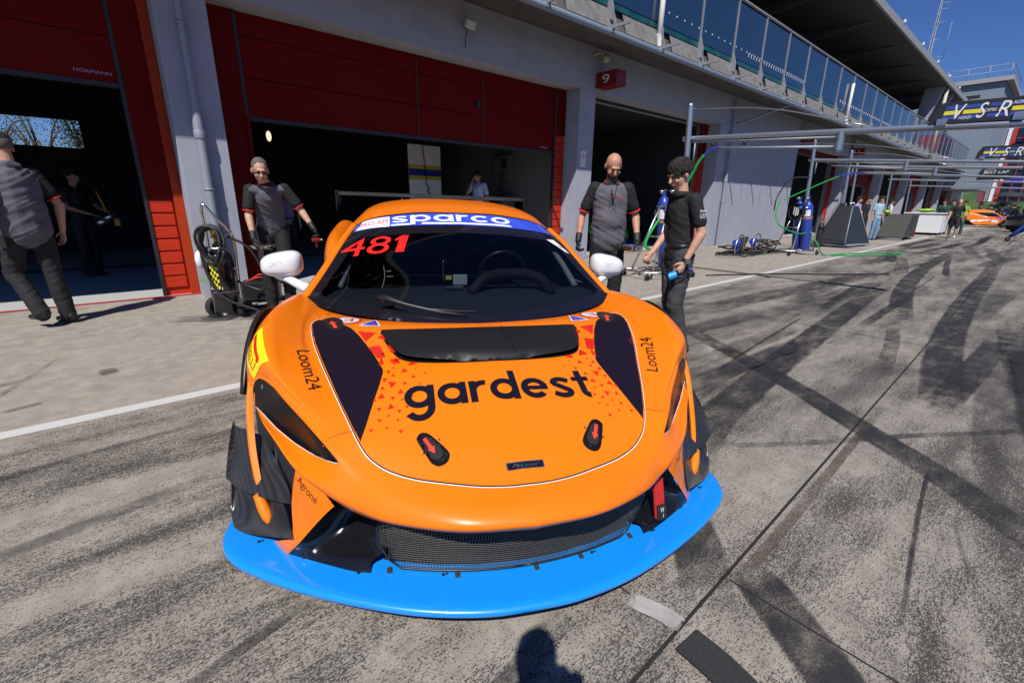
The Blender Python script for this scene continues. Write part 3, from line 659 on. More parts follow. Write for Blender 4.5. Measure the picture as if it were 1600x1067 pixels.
# wiper
b = B(); tube(b, [top(x, y, o) for x, y, o in ((-.49,1.42,.02),(-.44,1.385,.035),(-.35,1.33,.03),(-.2,1.272,.022),(-.05,1.245,.014))], [.016, .018, .011, .008, .004], n=8, per=3)
wp = obj('wiper_arm', b, M_sb, car, smooth=True); b = B(); tube(b, [top(x, y, .006) for x, y in ((-.50,1.43),(-.38,1.375),(-.25,1.315),(-.1,1.285),(.02,1.28))], .004, n=5, per=4); obj('wiper_blade', b, M_sb, wp, smooth=True)
b = B(); p = top(-.455, 1.40, .0); box(b, p+Vector((0, 0, .018)), (.06, .05, .03), Matrix.Rotation(.5, 3, 'Z'), bev=.008); obj('wiper_pivot', b, M_sb, wp)
# --- lamps: recessed black housings with a pale lower edge
def proj_lay(name, P3, d, m, off, step, parent, bvh, smooth=True):
    d = Vector(d).normalized(); e1 = d.cross(Vector((0, 0, 1))).normalized(); e2 = e1.cross(d)
    uv = [(Vector(p).dot(e1), Vector(p).dot(e2)) for p in P3]; dd = Vector(P3[0]).dot(d)
    def fn(u, v):
        o = e1*u+e2*v+d*(dd-1.0); best = None
        for t in bvh:
            r = t.ray_cast(o, d)
            if r[0] is not None and (best is None or r[3] < best[3]): best = r
        if best is None: return None
        n = best[1] if best[1].dot(d) < 0 else -best[1]; return best[0]+n*off
    b = B(); decal(b, [uv], fn, step); bmesh.ops.recalc_face_normals(b, faces=b.faces); return obj(name, b, m, parent, smooth=smooth)
HL = [(.938,.81,.585),(.926,.80,.615),(.906,.785,.633),(.882,.763,.632),(.840,.712,.620),(.769,.622,.579),(.715,.553,.553),(.661,.478,.529),(.622,.426,.508),(.589,.386,.484),(.588,.380,.478),(.613,.400,.474),(.681,.478,.463),(.756,.568,.463),(.833,.657,.481),(.891,.731,.504),(.928,.779,.515),(.940,.80,.53)]
for s in (1, -1):
    hl = proj_lay('headlight', [(x*s, y, z) for x, y, z in HL], (-.25*s, 1, -.62), M_lamp, .0022, .018, car, TOPB[:1])
    b = B(); tube(b, [(x*s, y-.003, z+.002) for x, y, z in HL[10:17]], .0013, n=5, per=4); obj('edge_highlight', b, M_stw, hl, smooth=True)  # pale tube painted in as the highlight along the blade edge
    b = B(); ell(b, (.88*s, .772, .60), (.022, .012, .022)); obj('lamp_lens', b, M_steel, hl, smooth=True)
CB = {-1: BVHTree.FromBMesh(CORNBM), 1: BVHTree.FromBMesh(CORNBM2)}
for s in (-1, 1):
    a, b_, up = (Vector((-.738,.47,.366)), Vector((-.668,.392,.322)), Vector((0, -.1, 1))) if s < 0 else (Vector((.668,.392,.322)), Vector((.738,.47,.366)), Vector((0, -.1, 1)))
    e1 = (b_-a); L_ = e1.length; e1.normalize(); nrm = e1.cross(up).normalized(); e2 = nrm.cross(e1)
    if nrm.y < 0: nrm = -nrm
    bb = B(); ls = norm_loops(text_loops('Agrone', bold=.03), 0, L_, 0, .034)
    ls += [[(q[0]-.022, q[1]) for q in arc(.006+.0085*math.cos(R_(a0)), .012+.0085*math.sin(R_(a0)), .002, 0, 300, 5)] for a0 in range(0, 360, 60)]
    def fn(u, v):
        r = CB[s].ray_cast(a+e1*u+e2*v-nrm*.3, nrm); return None if r[0] is None else r[0]-nrm*.0012
    decal(bb, ls, fn, .01); obj('corner_lettering', bb, M_ink, car)
b = B(); box(b, (.585,.352,.215), (.052,.008,.15), Matrix.Rotation(-.35, 3, 'X') @ Matrix.Rotation(.35, 3, 'Z')); tg = obj('towing_strap', b, mat('strap_red', (.55,.02,.015), .6, bump=.3, bscale=200), car)
b = B(); box(b, (.589,.330,.165), (.050,.014,.055), Matrix.Rotation(-.35, 3, 'X') @ Matrix.Rotation(.35, 3, 'Z')); pt = obj('strap_patch', b, M_mb, tg)
Rm_ = Matrix.Rotation(-.35, 3, 'X') @ Matrix.Rotation(.35, 3, 'Z'); b = B()
decal(b, norm_loops(text_loops('W'), -.012, .010, .000, .018)+norm_loops(text_loops('J'), -.001, .005, -.02, -.006), lambda u, v: Vector((.589,.330,.165))+Rm_ @ Vector((u, -.0076, v)), .02); obj('strap_lettering', b, M_stw, pt)
# signature on both mirrors
for s in (-1, 1):
    mb_ = car; b = B(); rnd = random.Random(s+5); t_ = [c for c in bpy.data.objects if c.name.startswith('door_mirror')][0 if s > 0 else 1]; me = t_.data
    bv = BVHTree.FromPolygons([v.co for v in me.vertices], [p.vertices for p in me.polygons])
    for row in (0, 1):
        P = []
        for k in range(11):
            x = s*1.10+(-.055+k*.0075)*(1); z = .905-.018*row+rnd.uniform(-.006, .006); r = bv.ray_cast(Vector((x, 1.8, z)), Vector((0, 1, 0)))
            if r[0]: P.append(r[0]+r[1]*.0006*(1 if r[1].y < 0 else -1))
        if len(P) > 3: tube(b, P[:11-4*row], .0009, n=3, per=3)
    obj('signature', b, mat('green_ink', (.02,.35,.08), .5), t_)
# --- cabin
M_dash = mat('dash', (.030,.036,.046), .7, bump=.1)
b = catm([[(0,1.30,.715),(.3,1.33,.715),(.6,1.45,.73),(.80,1.56,.765)],[(0,1.5,.77),(.3,1.5,.77),(.6,1.58,.77),(.78,1.66,.785)],[(0,1.72,.80),(.3,1.72,.80),(.6,1.74,.79),(.77,1.78,.79)],[(0,1.78,.76),(.3,1.78,.76),(.6,1.80,.75),(.77,1.84,.75)],[(0,1.80,.45),(.3,1.80,.45),(.6,1.82,.45),(.77,1.86,.45)]], 3, 3, True)
obj('dashboard', b, M_dash, car, smooth=True)
b = catm([[(0,1.80,.715),(.3,1.80,.715),(.6,1.82,.72),(.80,1.82,.77)],[(0,2.4,.75),(.3,2.4,.75),(.6,2.4,.77),(.84,2.4,.80)],[(0,3.0,.87),(.3,3.0,.87),(.6,3.0,.88),(.80,3.0,.95)],[(0,3.3,1.2),(.3,3.3,1.2),(.5,3.3,1.15),(.62,3.3,1.05)]], 3, 3, True); obj('cabin_tub', b, M_mb, car, smooth=True)
b = B(); tube(b, [(.02,1.62,.78),(.12,1.66,.87),(.28,1.68,.89),(.44,1.66,.87),(.52,1.62,.78)], .035, n=8); obj('instrument_hood', b, M_mb, car, smooth=True)
b = B()
for a in range(1): lathe(b, [(.15+.014*math.cos(R_(t)), .014*math.sin(R_(t))) for t in range(0, 361, 45)], (0, 0, 0), 'Y', 28)
bmesh.ops.transform(b, matrix=Matrix.Translation((.27,1.92,.86)) @ Matrix.Rotation(.35, 4, 'X'), verts=b.verts); cyl(b, (.12,1.92,.86), (.42,1.92,.86), .014); obj('steering_wheel', b, M_sb, car, smooth=True)
b = B(); box(b, (-.03,1.72,.85), (.085,.02,.06), bev=.004); obj('display_box', b, mat('box_grey', (.40,.50,.50), .5), car)
b = B(); box(b, (-.10,1.70,.865), (.035,.02,.022), bev=.002); obj('marker_tape', b, mat('tape_green', (.5,.65,.05), .5), car)
b = B(); tube(b, [(-.13,1.72,.84),(-.13,1.72,.95),(-.125,1.72,.96)], .005, n=6); box(b, (-.07,1.66,.815), (.10,.03,.012), bev=.003); obj('camera_mount', b, M_steel, car)
b = B(); box(b, (.37,1.74,.855), (.15,.02,.055), Matrix.Rotation(.06, 3, 'Y'), bev=.004); obj('switch_box', b, mat('box_blue', (.42,.62,.72), .45), car)
b = B()
for P in ([(-.72,1.75,.80),(-.66,1.95,.96),(-.60,2.15,1.08),(-.56,2.5,1.13)], [(.72,1.75,.80),(.66,1.95,.96),(.60,2.15,1.08),(.56,2.5,1.13)], [(-.60,2.15,1.08),(0,2.12,1.14),(.60,2.15,1.08)], [(-.56,2.5,1.13),(.56,2.5,1.13)], [(-.56,2.5,1.13),(-.5,3.2,.8)], [(.56,2.5,1.13),(-.5,2.7,.6)], [(-.56,2.5,1.13),(.5,2.7,.6)], [(-.70,1.78,.78),(-.56,2.5,.70)]): tube(b, P, .02, n=8)
obj('roll_cage', b, mat('cage_grey', (.30,.31,.33), .4), car, smooth=True)
b = B(); tube(b, [(-.49,1.80,.78),(-.47,1.83,.85),(-.475,1.86,.92)], .003, n=5); tube(b, [(-.46,1.84,.88),(-.43,1.84,.885)], .004, n=5); tube(b, [(-.46,1.84,.85),(-.42,1.84,.85)], .004, n=5); obj('air_hose', b, mat('hose_cream', (.5,.45,.3), .5), car)
for x in (-.36, .36):
    b = B(); box(b, (x,2.62,.55), (.48,.16,.55), Matrix.Rotation(-.2, 3, 'X'), bev=.06); box(b, (x,2.68,.92), (.34,.12,.26), bev=.05); box(b, (x,2.35,.33), (.46,.5,.14), bev=.05); obj('race_seat', b, M_mb, car)
# ================================================================ GROUND
def groundmat():
    m = bpy.data.materials.new('concrete'); m.use_nodes = True; n = m.node_tree; b = n.nodes['Principled BSDF']; L = n.links.new
    N = n.nodes.new
    g = N('ShaderNodeNewGeometry'); sx = N('ShaderNodeSeparateXYZ'); L(g.outputs['Position'], sx.inputs[0])
    def noise_(sc, det=5, rough=.6, stretch=None):
        t = N('ShaderNodeTexNoise'); t.inputs['Scale'].default_value = sc; t.inputs['Detail'].default_value = det; t.inputs['Roughness'].default_value = rough
        if stretch:
            mp = N('ShaderNodeMapping'); mp.inputs['Scale'].default_value = stretch; L(g.outputs['Position'], mp.inputs[0]); L(mp.outputs[0], t.inputs['Vector'])
        else: L(g.outputs['Position'], t.inputs['Vector'])
        return t.outputs[0]
    def ramp(s, a, b_, ca=0, cb=1):
        r = N('ShaderNodeMapRange'); r.inputs['From Min'].default_value = a; r.inputs['From Max'].default_value = b_; r.inputs['To Min'].default_value = ca; r.inputs['To Max'].default_value = cb; L(s, r.inputs[0]); return r.outputs[0]
    def math_(op, a, b_=None):
        k = N('ShaderNodeMath'); k.operation = op
        for i, q in enumerate((a, b_)):
            if q is None: continue
            if isinstance(q, (int, float)): k.inputs[i].default_value = q
            else: L(q, k.inputs[i])
        return k.outputs[0]
    def mix(f, a, b_):
        k = N('ShaderNodeMix'); k.data_type = 'RGBA'
        if isinstance(f, (int, float)): k.inputs['Factor'].default_value = f
        else: L(f, k.inputs['Factor'])
        for s_, q in (('A', a), ('B', b_)):
            i = [x for x in k.inputs if x.name == s_ and x.type == 'RGBA'][0]
            if isinstance(q, tuple): i.default_value = (*q, 1)
            else: L(q, i)
        return [x for x in k.outputs if x.type == 'RGBA'][0]
    clean = ramp(sx.outputs['Y'], 3.3, 3.95)                       # pit apron side is cleaner
    farx = ramp(sx.outputs['X'], .9, 4.5)
    base = mix(ramp(noise_(1.1, 6), .3, .7), (.325, .288, .246), (.255, .226, .194))
    base = mix(ramp(noise_(7, 6, .7), .42, .66), base, (.385, .345, .295))
    base = mix(ramp(noise_(2.3, 5, .6), .60, .70, 0, .35), base, (.40, .315, .235))
    fine = noise_(140, 3, .75, (.8, 1.2, 1)); fine2 = noise_(48, 6, .85, (.7, 1.4, 1))
    patch = noise_(1.4, 5, .65, (.35, 1.6, 1)); patch2 = noise_(5, 4, .6, (.4, 1.5, 1))
    amt = math_('ADD', ramp(patch, .34, .68, .05, .19), ramp(patch2, .3, .75, .0, .08))
    amt = math_('MULTIPLY', amt, math_('SUBTRACT', 1.0, math_('MULTIPLY', clean, .80)))
    thr = math_('SUBTRACT', .645, amt)
    mx = math_('ADD', math_('MULTIPLY', fine, .55), math_('MULTIPLY', fine2, .45))
    sp = math_('SUBTRACT', mx, thr); spk = ramp(sp, -.015, .05, 0, .9)
    col = mix(spk, base, (.030, .028, .027))
    # light exposed grit
    gr = ramp(noise_(160, 2, .5), .62, .72, 0, .6); col = mix(gr, col, (.50, .47, .43))
    # rubbered-in grey film down the lane
    film = ramp(noise_(.8, 7, .66, (.34, 1.2, 1)), .36, .66, .0, .62); film = math_('MULTIPLY', film, math_('MULTIPLY', farx, math_('SUBTRACT', 1.0, clean)))
    film = math_('MULTIPLY', film, ramp(noise_(22, 8, .8, (.45, 1.5, 1)), .36, .58, .15, 1))
    col = mix(film, col, (.060, .060, .066))
    # oil stains near the boxes
    st = ramp(noise_(.9, 4, .5), .64, .72, 0, .5); st = math_('MULTIPLY', st, clean); col = mix(st, col, (.16, .14, .12))
    L(col, b.inputs['Base Color']); b.inputs['Roughness'].default_value = .88; b.inputs['Specular IOR Level'].default_value = .3
    bp = N('ShaderNodeBump'); bp.inputs['Strength'].default_value = .55; bp.inputs['Distance'].default_value = .004
    w_ = N('ShaderNodeTexWave'); w_.inputs['Scale'].default_value = 28; w_.inputs['Distortion'].default_value = 3; w_.inputs['Detail'].default_value = 3; L(g.outputs['Position'], w_.inputs['Vector'])
    L(math_('ADD', math_('ADD', fine, math_('MULTIPLY', noise_(300, 2), .6)), math_('MULTIPLY', w_.outputs[1], .06)), bp.inputs['Height']); L(bp.outputs[0], b.inputs['Normal'])
    return m
M_conc = groundmat()
bm = B(); bx(bm, -120, 900, -200, 400, -.3, 0); tag(obj('ground', bm, M_conc), kind='structure')
def alphamat(name, col, thr=.5, sc=60, soft=.12, str_=(1, 1, 1), edge=True, maxa=.93):
    m = bpy.data.materials.new(name); m.use_nodes = True; n = m.node_tree; b = n.nodes['Principled BSDF']; L = n.links.new; N = n.nodes.new
    b.inputs['Base Color'].default_value = (*col, 1); b.inputs['Roughness'].default_value = .7
    g = N('ShaderNodeNewGeometry'); mp = N('ShaderNodeMapping'); mp.inputs['Scale'].default_value = str_; L(g.outputs['Position'], mp.inputs[0])
    t = N('ShaderNodeTexNoise'); t.inputs['Scale'].default_value = sc; t.inputs['Detail'].default_value = 8; t.inputs['Roughness'].default_value = .75; L(mp.outputs[0], t.inputs['Vector'])
    t2 = N('ShaderNodeTexNoise'); t2.inputs['Scale'].default_value = sc/14; t2.inputs['Detail'].default_value = 4; L(mp.outputs[0], t2.inputs['Vector'])
    a = N('ShaderNodeMath'); a.operation = 'MULTIPLY_ADD'; L(t2.outputs[0], a.inputs[0]); a.inputs[1].default_value = .60; L(t.outputs[0], a.inputs[2])
    s = a.outputs[0]
    if edge:
        uv = N('ShaderNodeUVMap'); sp = N('ShaderNodeSeparateXYZ'); L(uv.outputs[0], sp.inputs[0])
        def fade(o, k):
            x = N('ShaderNodeMath'); x.operation = 'PINGPONG'; L(o, x.inputs[0]); x.inputs[1].default_value = .5
            y = N('ShaderNodeMapRange'); L(x.outputs[0], y.inputs[0]); y.inputs['From Max'].default_value = k; y.inputs['To Min'].default_value = -.42; y.inputs['To Max'].default_value = 0; return y.outputs[0]
        for o, k in ((sp.outputs[0], .10), (sp.outputs[1], .22)):
            q = N('ShaderNodeMath'); q.operation = 'ADD'; L(s, q.inputs[0]); L(fade(o, k), q.inputs[1]); s = q.outputs[0]
    r = N('ShaderNodeMapRange'); L(s, r.inputs[0]); r.inputs['From Min'].default_value = thr+.30-soft; r.inputs['From Max'].default_value = thr+.30+soft; r.inputs['To Max'].default_value = maxa
    t3 = N('ShaderNodeTexNoise'); t3.inputs['Scale'].default_value = 3.2; t3.inputs['Detail'].default_value = 5; t3.inputs['Roughness'].default_value = .6; L(mp.outputs[0], t3.inputs['Vector'])
    r3 = N('ShaderNodeMapRange'); L(t3.outputs[0], r3.inputs[0]); r3.inputs['From Min'].default_value = .34; r3.inputs['From Max'].default_value = .60; r3.inputs['To Min'].default_value = .35 if edge else 1; r3.inputs['To Max'].default_value = 1
    mm = N('ShaderNodeMath'); mm.operation = 'MULTIPLY'; L(r.outputs[0], mm.inputs[0]); L(r3.outputs[0], mm.inputs[1]); L(mm.outputs[0], b.inputs['Alpha']); return m
b = B(); bx(b, -120, 900, -200, -4.5, .0, .004); tag(obj('unseen_dark_sheet', b, mat('bounce_dark', (.045, .045, .047), .9, var=.2)), kind='structure')  # unseen dark sheet added to cut light bounced onto the walls
M_tm = alphamat('tyre_mark', (.05, .048, .05), .47, 120, .20, str_=(.8, 1.5, 1), maxa=.80); M_tm2 = alphamat('tyre_mark_dense', (.024, .024, .027), .36, 120, .20, str_=(.8, 1.5, 1), maxa=.96)
def strip_(bm, pts, w, z):
    uvl = bm.loops.layers.uv.verify(); P = [Vector((p[0], p[1], 0)) for p in pts]; P = crv(P, 6); L_ = []
    for i, p in enumerate(P):
        d = (P[min(i+1, len(P)-1)]-P[max(0, i-1)]).normalized(); n = Vector((-d.y, d.x, 0))*w/2; L_.append((p+n, p-n, i/(len(P)-1)))
    V = [(bm.verts.new((a.x, a.y, z)), bm.verts.new((c.x, c.y, z)), t) for a, c, t in L_]
    for (a, c, t), (d, e, t2) in zip(V, V[1:]):
        f = bm.faces.new((c, e, d, a))
        for l, q in zip(f.loops, ((1, t), (1, t2), (0, t2), (0, t))): l[uvl].uv = q
TM = [('a',[(2.0,.95),(2.61,1.12),(3.33,1.21),(4.0,1.28),(5.0,1.36),(6.72,1.5),(9,1.66),(13,1.85)],.28,1),('b',[(6.6,.88),(8.2,1.16),(10,1.42),(12.4,1.64),(16,1.82),(24,2.0)],.30,1),('b2',[(4.4,.64),(5.6,.78),(6.8,.98)],.14,0),
 ('c',[(4.9,2.75),(4.43,2.09),(4.05,1.50),(3.75,1.06),(3.45,.68),(3.22,.40),(3.02,.14),(2.75,-.14),(2.3,-.55)],.22,1),
 ('j',[(3.9,.21),(4.6,.29),(5.6,.40),(7.0,.50),(9.5,.60),(13.7,.68),(22,.9)],.30,1),('e',[(9.0,.10),(6.51,-.10),(5.45,-.22),(4.22,-.34),(3.27,-.44),(2,-.6)],.46,1),
 ('f',[(3.4,1.52),(4.3,1.62),(5.4,1.71),(6.6,1.80)],.035,1),('g',[(2.1,1.3),(2.5,.88),(2.93,.58),(3.4,.28),(3.96,-.11),(4.6,-.5)],.06,0),('h',[(4.9,2.75),(6.4,2.70),(8.0,2.58),(10,2.40),(14,2.1)],.45,0),
 ('l',[(1.60,.50),(1.52,.36),(1.42,.22),(1.30,.06),(1.1,-.16)],.20,1),('k',[(1.30,.46),(1.55,.64),(1.75,.83),(2.0,1.05),(2.3,1.35)],.22,1),('m',[(3.35,.15),(2.86,.13),(2.34,.09),(1.93,.05),(1.72,.03)],.016,1),('n',[(2.6,.0),(2.35,-.05),(2.12,-.11)],.016,0),
 ('s1',[(-1.6,2.14),(-.9,2.24),(-.3,2.34),(.4,2.46)],.09,0),('s5',[(-.5,1.20),(-.1,1.27),(.45,1.40)],.05,0),('s6',[(-2.2,2.85),(-.61,3.02),(-.1,3.07),(.5,3.12)],.06,0),('y1',[(-.75,4.02),(-.62,4.06),(-.5,4.08)],.05,0),('y2',[(-.86,4.62),(-.66,4.72)],.05,0),('y3',[(-.28,4.55),(-.12,4.57)],.16,0),('y4',[(-.9,4.0),(-.7,4.6),(-.45,5.4)],.02,0),('y5',[(.2,6.3),(.9,5.9),(1.6,5.7)],.35,0),('x6',[(.2,.60),(.6,.70),(1.0,.78)],.10,0)]
_r = random.Random(21)
for i in range(46):
    x0 = _r.uniform(3.2, 26) if i < 38 else _r.uniform(1.9, 4); y0 = _r.uniform(-1.2, 3.2); L0 = _r.uniform(1.2, 2.4)*(1+x0*.16); a0 = _r.uniform(-.10, .16); cv = _r.uniform(-.02, .02)
    P = [(x0+L0*k/4, min(3.4, y0+a0*L0*k/4+cv*(L0*k/4)**2*.4)) for k in range(5)]; TM.append(('r%d' % i, P, _r.choice((.05, .12, .22, .28, .34)), _r.random() < .35))
b0, b1 = B(), B()
for i, (nm, P, w_, dn) in enumerate(TM): strip_(b1 if dn else b0, P, w_, .004+.0004*i)
tag(obj('tyre_marks', b0, M_tm), 'faint curved tyre marks on the concrete lane', kind='structure'); tag(obj('tyre_marks', b1, M_tm2), 'dark rubber tyre marks on the concrete lane', kind='structure')
M_line = alphamat('line_paint', (.56, .56, .54), .22, 45, .14, edge=False, maxa=1.0)
b = B(); strip_(b, [(-12, 3.60), (0, 3.63), (12, 3.66), (30, 3.9), (60, 4.3), (120, 5.0)], .115, .003); tag(obj('painted_line', b, M_line), kind='structure')
M_joint = mat('joint_dark', (.018, .017, .017), .9, var=.3); b = B()
yj = lambda x: .49+.0153*(x-.9)
prism(b, [(-14, yj(-14)-.005, .002), (-14, yj(-14)+.005, .002), (120, yj(120)+.009, .002), (120, yj(120)-.009, .002)], (0, 0, .0012))
for x in (-8.5, -3.6, 1.15, 5.9, 10.6, 15.4, 20, 25, 30): prism(b, [(x-.0025, yj(x)+.01, .002), (x+.0025, yj(x)+.01, .002), (x+.0025, 3.55, .002), (x-.0025, 3.55, .002)], (0, 0, .001)); prism(b, [(x+.33-.0025, yj(x)-.01, .002), (x+.33+.0025, yj(x)-.01, .002), (x+.3+.0025, -6, .002), (x+.3-.0025, -6, .002)], (0, 0, .001))
tag(obj('pavement_joints', b, M_joint), kind='structure')
b = B(); strip_(b, [(1.25, .455), (2.0, .46), (2.9, .475), (3.8, .49)], .05, .0022); tag(obj('joint_stain', b, alphamat('stain_brown', (.12, .085, .06), .36, 90, .2, maxa=.6)), kind='structure')
b = B(); strip_(b, [(1.05, .10), (1.09, .22), (1.12, .34), (1.13, .455)], .115, .0155); tag(obj('asphalt_patch', b, mat('asphalt_patch', (.045, .045, .047), .9, var=.3, vscale=120, bump=1.0, bscale=260)), kind='structure')
b = B(); strip_(b, [(1.115, .66), (1.15, .57), (1.16, .49)], .07, .0160); tag(obj('cement_patch', b, alphamat('cement_patch', (.50, .48, .45), .15, 40, .12)), kind='structure')

# ================================================================ PIT BUILDING
D = 7.46; DR = 7.86
M_wall = mat('wall_render', (.36, .375, .44), .85, spec=.15, var=.10, vscale=3, bump=.15, bscale=90)
M_soff = mat('soffit', (.10, .10, .11), .9, var=.2)
M_redshade = mat('door_red_shaded', (.15, .003, .002), .6, spec=.12, var=.10, vscale=2, bump=.05)  # shutter red darkened in the colour for the shade under the eaves
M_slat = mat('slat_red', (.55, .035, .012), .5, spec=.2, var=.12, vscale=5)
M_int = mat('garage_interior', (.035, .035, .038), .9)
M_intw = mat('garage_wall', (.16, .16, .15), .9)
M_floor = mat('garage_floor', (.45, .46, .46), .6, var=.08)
M_galv = mat('galvanised', (.30, .32, .36), .5, metal=.35, var=.15, vscale=20)
M_pipe = mat('downpipe', (.30, .33, .38), .45, metal=.2, var=.12)
M_fr = mat('frame_dark', (.02, .02, .022), .5)
bld = thing('pit_building', 'long grey pit garage building with red shutter doors and glass terrace above', 'building')
GAR = [(-6.1, .85), (1.41, 8.37), (8.90, 14.95), (21.6, 28.2), (28.8, 35.4), (36.0, 42.6), (43.2, 49.8), (50.4, 57), (57.6, 64.2)]
PILL = [(.85, 1.41), (8.37, 8.90), (14.95, 21.6), (28.2, 28.8), (35.4, 36.0), (42.6, 43.2), (49.8, 50.4), (57, 57.6), (64.2, 72)]
for x0, x1 in PILL: b = B(); bx(b, x0, x1, D, D+.8, 0, 3.73, bev=.006); obj('pillar', b, M_wall, bld)
b = B(); bx(b, -14, 72, D, D+.8, 3.732, 4.62); obj('lintel', b, M_wall, bld)
b = B(); bx(b, -14, -6.1, D, D+.8, 0, 3.73); obj('pillar', b, M_wall, bld)
b = B(); bx(b, 64.2, 72, D-.002, D+.001, .5, 2.0); bx(b, -14, 72, 11.6, 12, 0, .01); obj('plinth', b, M_soff, bld)
def slats(x0, x1, top_, parent):
    b = B(); z = .10; bx(b, x0, x1, DR+.03, DR+.08, .0, .1, mi=1)
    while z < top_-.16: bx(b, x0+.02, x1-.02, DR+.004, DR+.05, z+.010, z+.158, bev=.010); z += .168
    bx(b, x0, x1, DR+.03, DR+.08, .1, z); u = obj('side_panel', b, [M_slat, M_fr], parent); b = B(); bx(b, x0, x1, DR+.0, DR+.05, z, 3.73); obj('upper_panel', b, M_redshade, parent)  # upper panel takes the red with shade put into its colour
    return u
side = [(-.0, .43, .82), (1, 1.43, 1.80), (1, 8.02, 8.36), (2, 14.5, 14.93)]
for k, (x0, x1) in enumerate(GAR):
    gb = bld
    if k < 3: pass
    # side strips
    if k == 0: slats(.44, .74, 1.40, gb); b = B(); bx(b, .74, .845, DR-.03, DR+.08, 0, 3.73); obj('side_jamb', b, mat('jamb_red', (.45, .045, .012), .5, spec=.15, var=.1), gb)
    elif k == 1: b = B(); bx(b, 1.415, 1.80, DR, DR+.08, 0, 3.73); bx(b, 1.76, 1.80, DR-.04, DR, 0, 2.45); obj('side_panel', b, M_redshade, gb); slats(8.02, 8.365, 2.9, gb)
    else: slats(x1-.42, x1-.005, 2.9, gb); slats(x0+.005, x0+.42, 2.9, gb)
    # door: raised sectional panels
    z0 = {0: 2.63, 1: 2.43, 2: 3.725}.get(k, [2.45, 3.55, 2.6, 3.5, 2.5, 3.4][k % 6])
    a, c = x0+(.0 if k == 0 else .40), x1-(.43 if k == 0 else .36)
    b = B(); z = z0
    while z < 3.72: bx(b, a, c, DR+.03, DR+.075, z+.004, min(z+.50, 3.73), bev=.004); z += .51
    dr = obj('shutter_door', b, M_redshade, gb)
    b = B(); bx(b, a, c, DR+.02, DR+.085, z0-.05, z0+.002)
    for x in (a-.02, c+.02): bx(b, x-.02, x+.02, DR-.01, DR+.06, 0, 3.73)
    obj('door_frame', b, M_fr, dr)
    if k == 1: b = B(); bx(b, 4.55, 4.57, DR+.02, DR+.03, z0, 3.7); bx(b, 6.0, 6.02, DR+.02, DR+.03, z0, 3.7); bx(b, 5.86, 5.92, DR, DR+.03, 3.05, 3.2); obj('door_seam', b, M_fr, dr)
    # interior
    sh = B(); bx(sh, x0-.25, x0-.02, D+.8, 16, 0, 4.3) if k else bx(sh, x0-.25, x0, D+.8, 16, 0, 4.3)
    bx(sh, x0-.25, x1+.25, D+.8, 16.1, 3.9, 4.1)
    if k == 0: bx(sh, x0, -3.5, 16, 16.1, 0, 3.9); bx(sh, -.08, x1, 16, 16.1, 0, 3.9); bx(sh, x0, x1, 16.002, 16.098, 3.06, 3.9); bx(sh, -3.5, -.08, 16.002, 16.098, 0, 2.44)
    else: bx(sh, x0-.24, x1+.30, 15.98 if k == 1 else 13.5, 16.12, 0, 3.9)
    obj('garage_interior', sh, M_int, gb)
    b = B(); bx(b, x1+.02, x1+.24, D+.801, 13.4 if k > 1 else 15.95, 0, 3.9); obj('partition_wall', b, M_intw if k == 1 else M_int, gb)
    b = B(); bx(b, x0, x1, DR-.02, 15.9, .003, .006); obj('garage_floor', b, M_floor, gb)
    b = B(); bx(b, x0, x1, DR-.10, DR-.02, .0035, .0075); obj('threshold_line', b, mat('line_red', (.45, .02, .02), .6, var=.2), gb)
# gutter, walkway, terrace
b = B(); prism(b, [(-14, D, 4.58), (-14, 6.36, 4.36), (-14, 6.36, 4.46), (-14, 6.55, 4.86), (-14, 12.0, 4.86), (-14, 12, 4.60)], (84, 0, 0)); obj('terrace_slab', b, mat('slab_dark', (.09, .085, .08), .9, var=.35, vscale=2), bld)
b = B(); cyl(b, (-14, 6.31, 4.40), (70, 6.31, 4.40), .058, n=12); obj('gutter', b, mat('gutter_blue', (.20, .25, .33), .4, metal=.3), bld)
b = B(); xs_ = np.arange(-13.0, 69, 1.70)
for x in xs_: bx(b, x-.8, x+.8, 6.365, 6.375, 4.47, 4.50); prism(b, [(x-.72, 6.50, 4.90), (x+.72, 6.50, 4.90), (x+.72, 6.36, 4.50), (x-.72, 6.36, 4.50)], (0, -.012, 0))
obj('walkway_edge', b, mat('grating', (.22, .21, .20), .7, var=.4, vscale=6, bump=.3, bscale=60), bld)
for x in xs_:
    x = x+.52
    if x < 2 or x > 60: continue
    b = B(); bx(b, x-.022, x+.022, 6.42, 6.47, 4.78, 6.25); prism(b, [(x-.03, 6.50, 4.70), (x-.03, 6.34, 4.62), (x-.03, 6.34, 4.82), (x-.03, 6.43, 5.1), (x-.03, 6.50, 5.1)], (.06, 0, 0)); obj('railing_post', b, M_galv, bld)
    b = B(); bx(b, x-.12, x-.08, 5.85, 6.33, 4.44, 4.49); bx(b, x-.15, x-.05, 6.24, 6.34, 4.38, 4.50); obj('bracket', b, M_galv, bld)
    b = B(); bx(b, x+.03, x+1.67, 6.445, 6.457, 4.98, 6.20)
    obj('glass_panel', b, mat('terrace_glass', (.02, .055, .12), .06, coat=.4, alpha=.82), bld)
b = B(); cyl(b, (-13, 6.445, 6.28), (70, 6.445, 6.28), .035, n=10); obj('handrail', b, M_galv, bld)
b = B(); bx(b, -13, 70, 6.458, 6.50, 4.87, 5.12); obj('glass_reflection_band', b, mat('reflected_green', (.01, .10, .085), .2, coat=.5, var=.6, vscale=3), bld)  # green reflection low on the glass, painted as a solid band
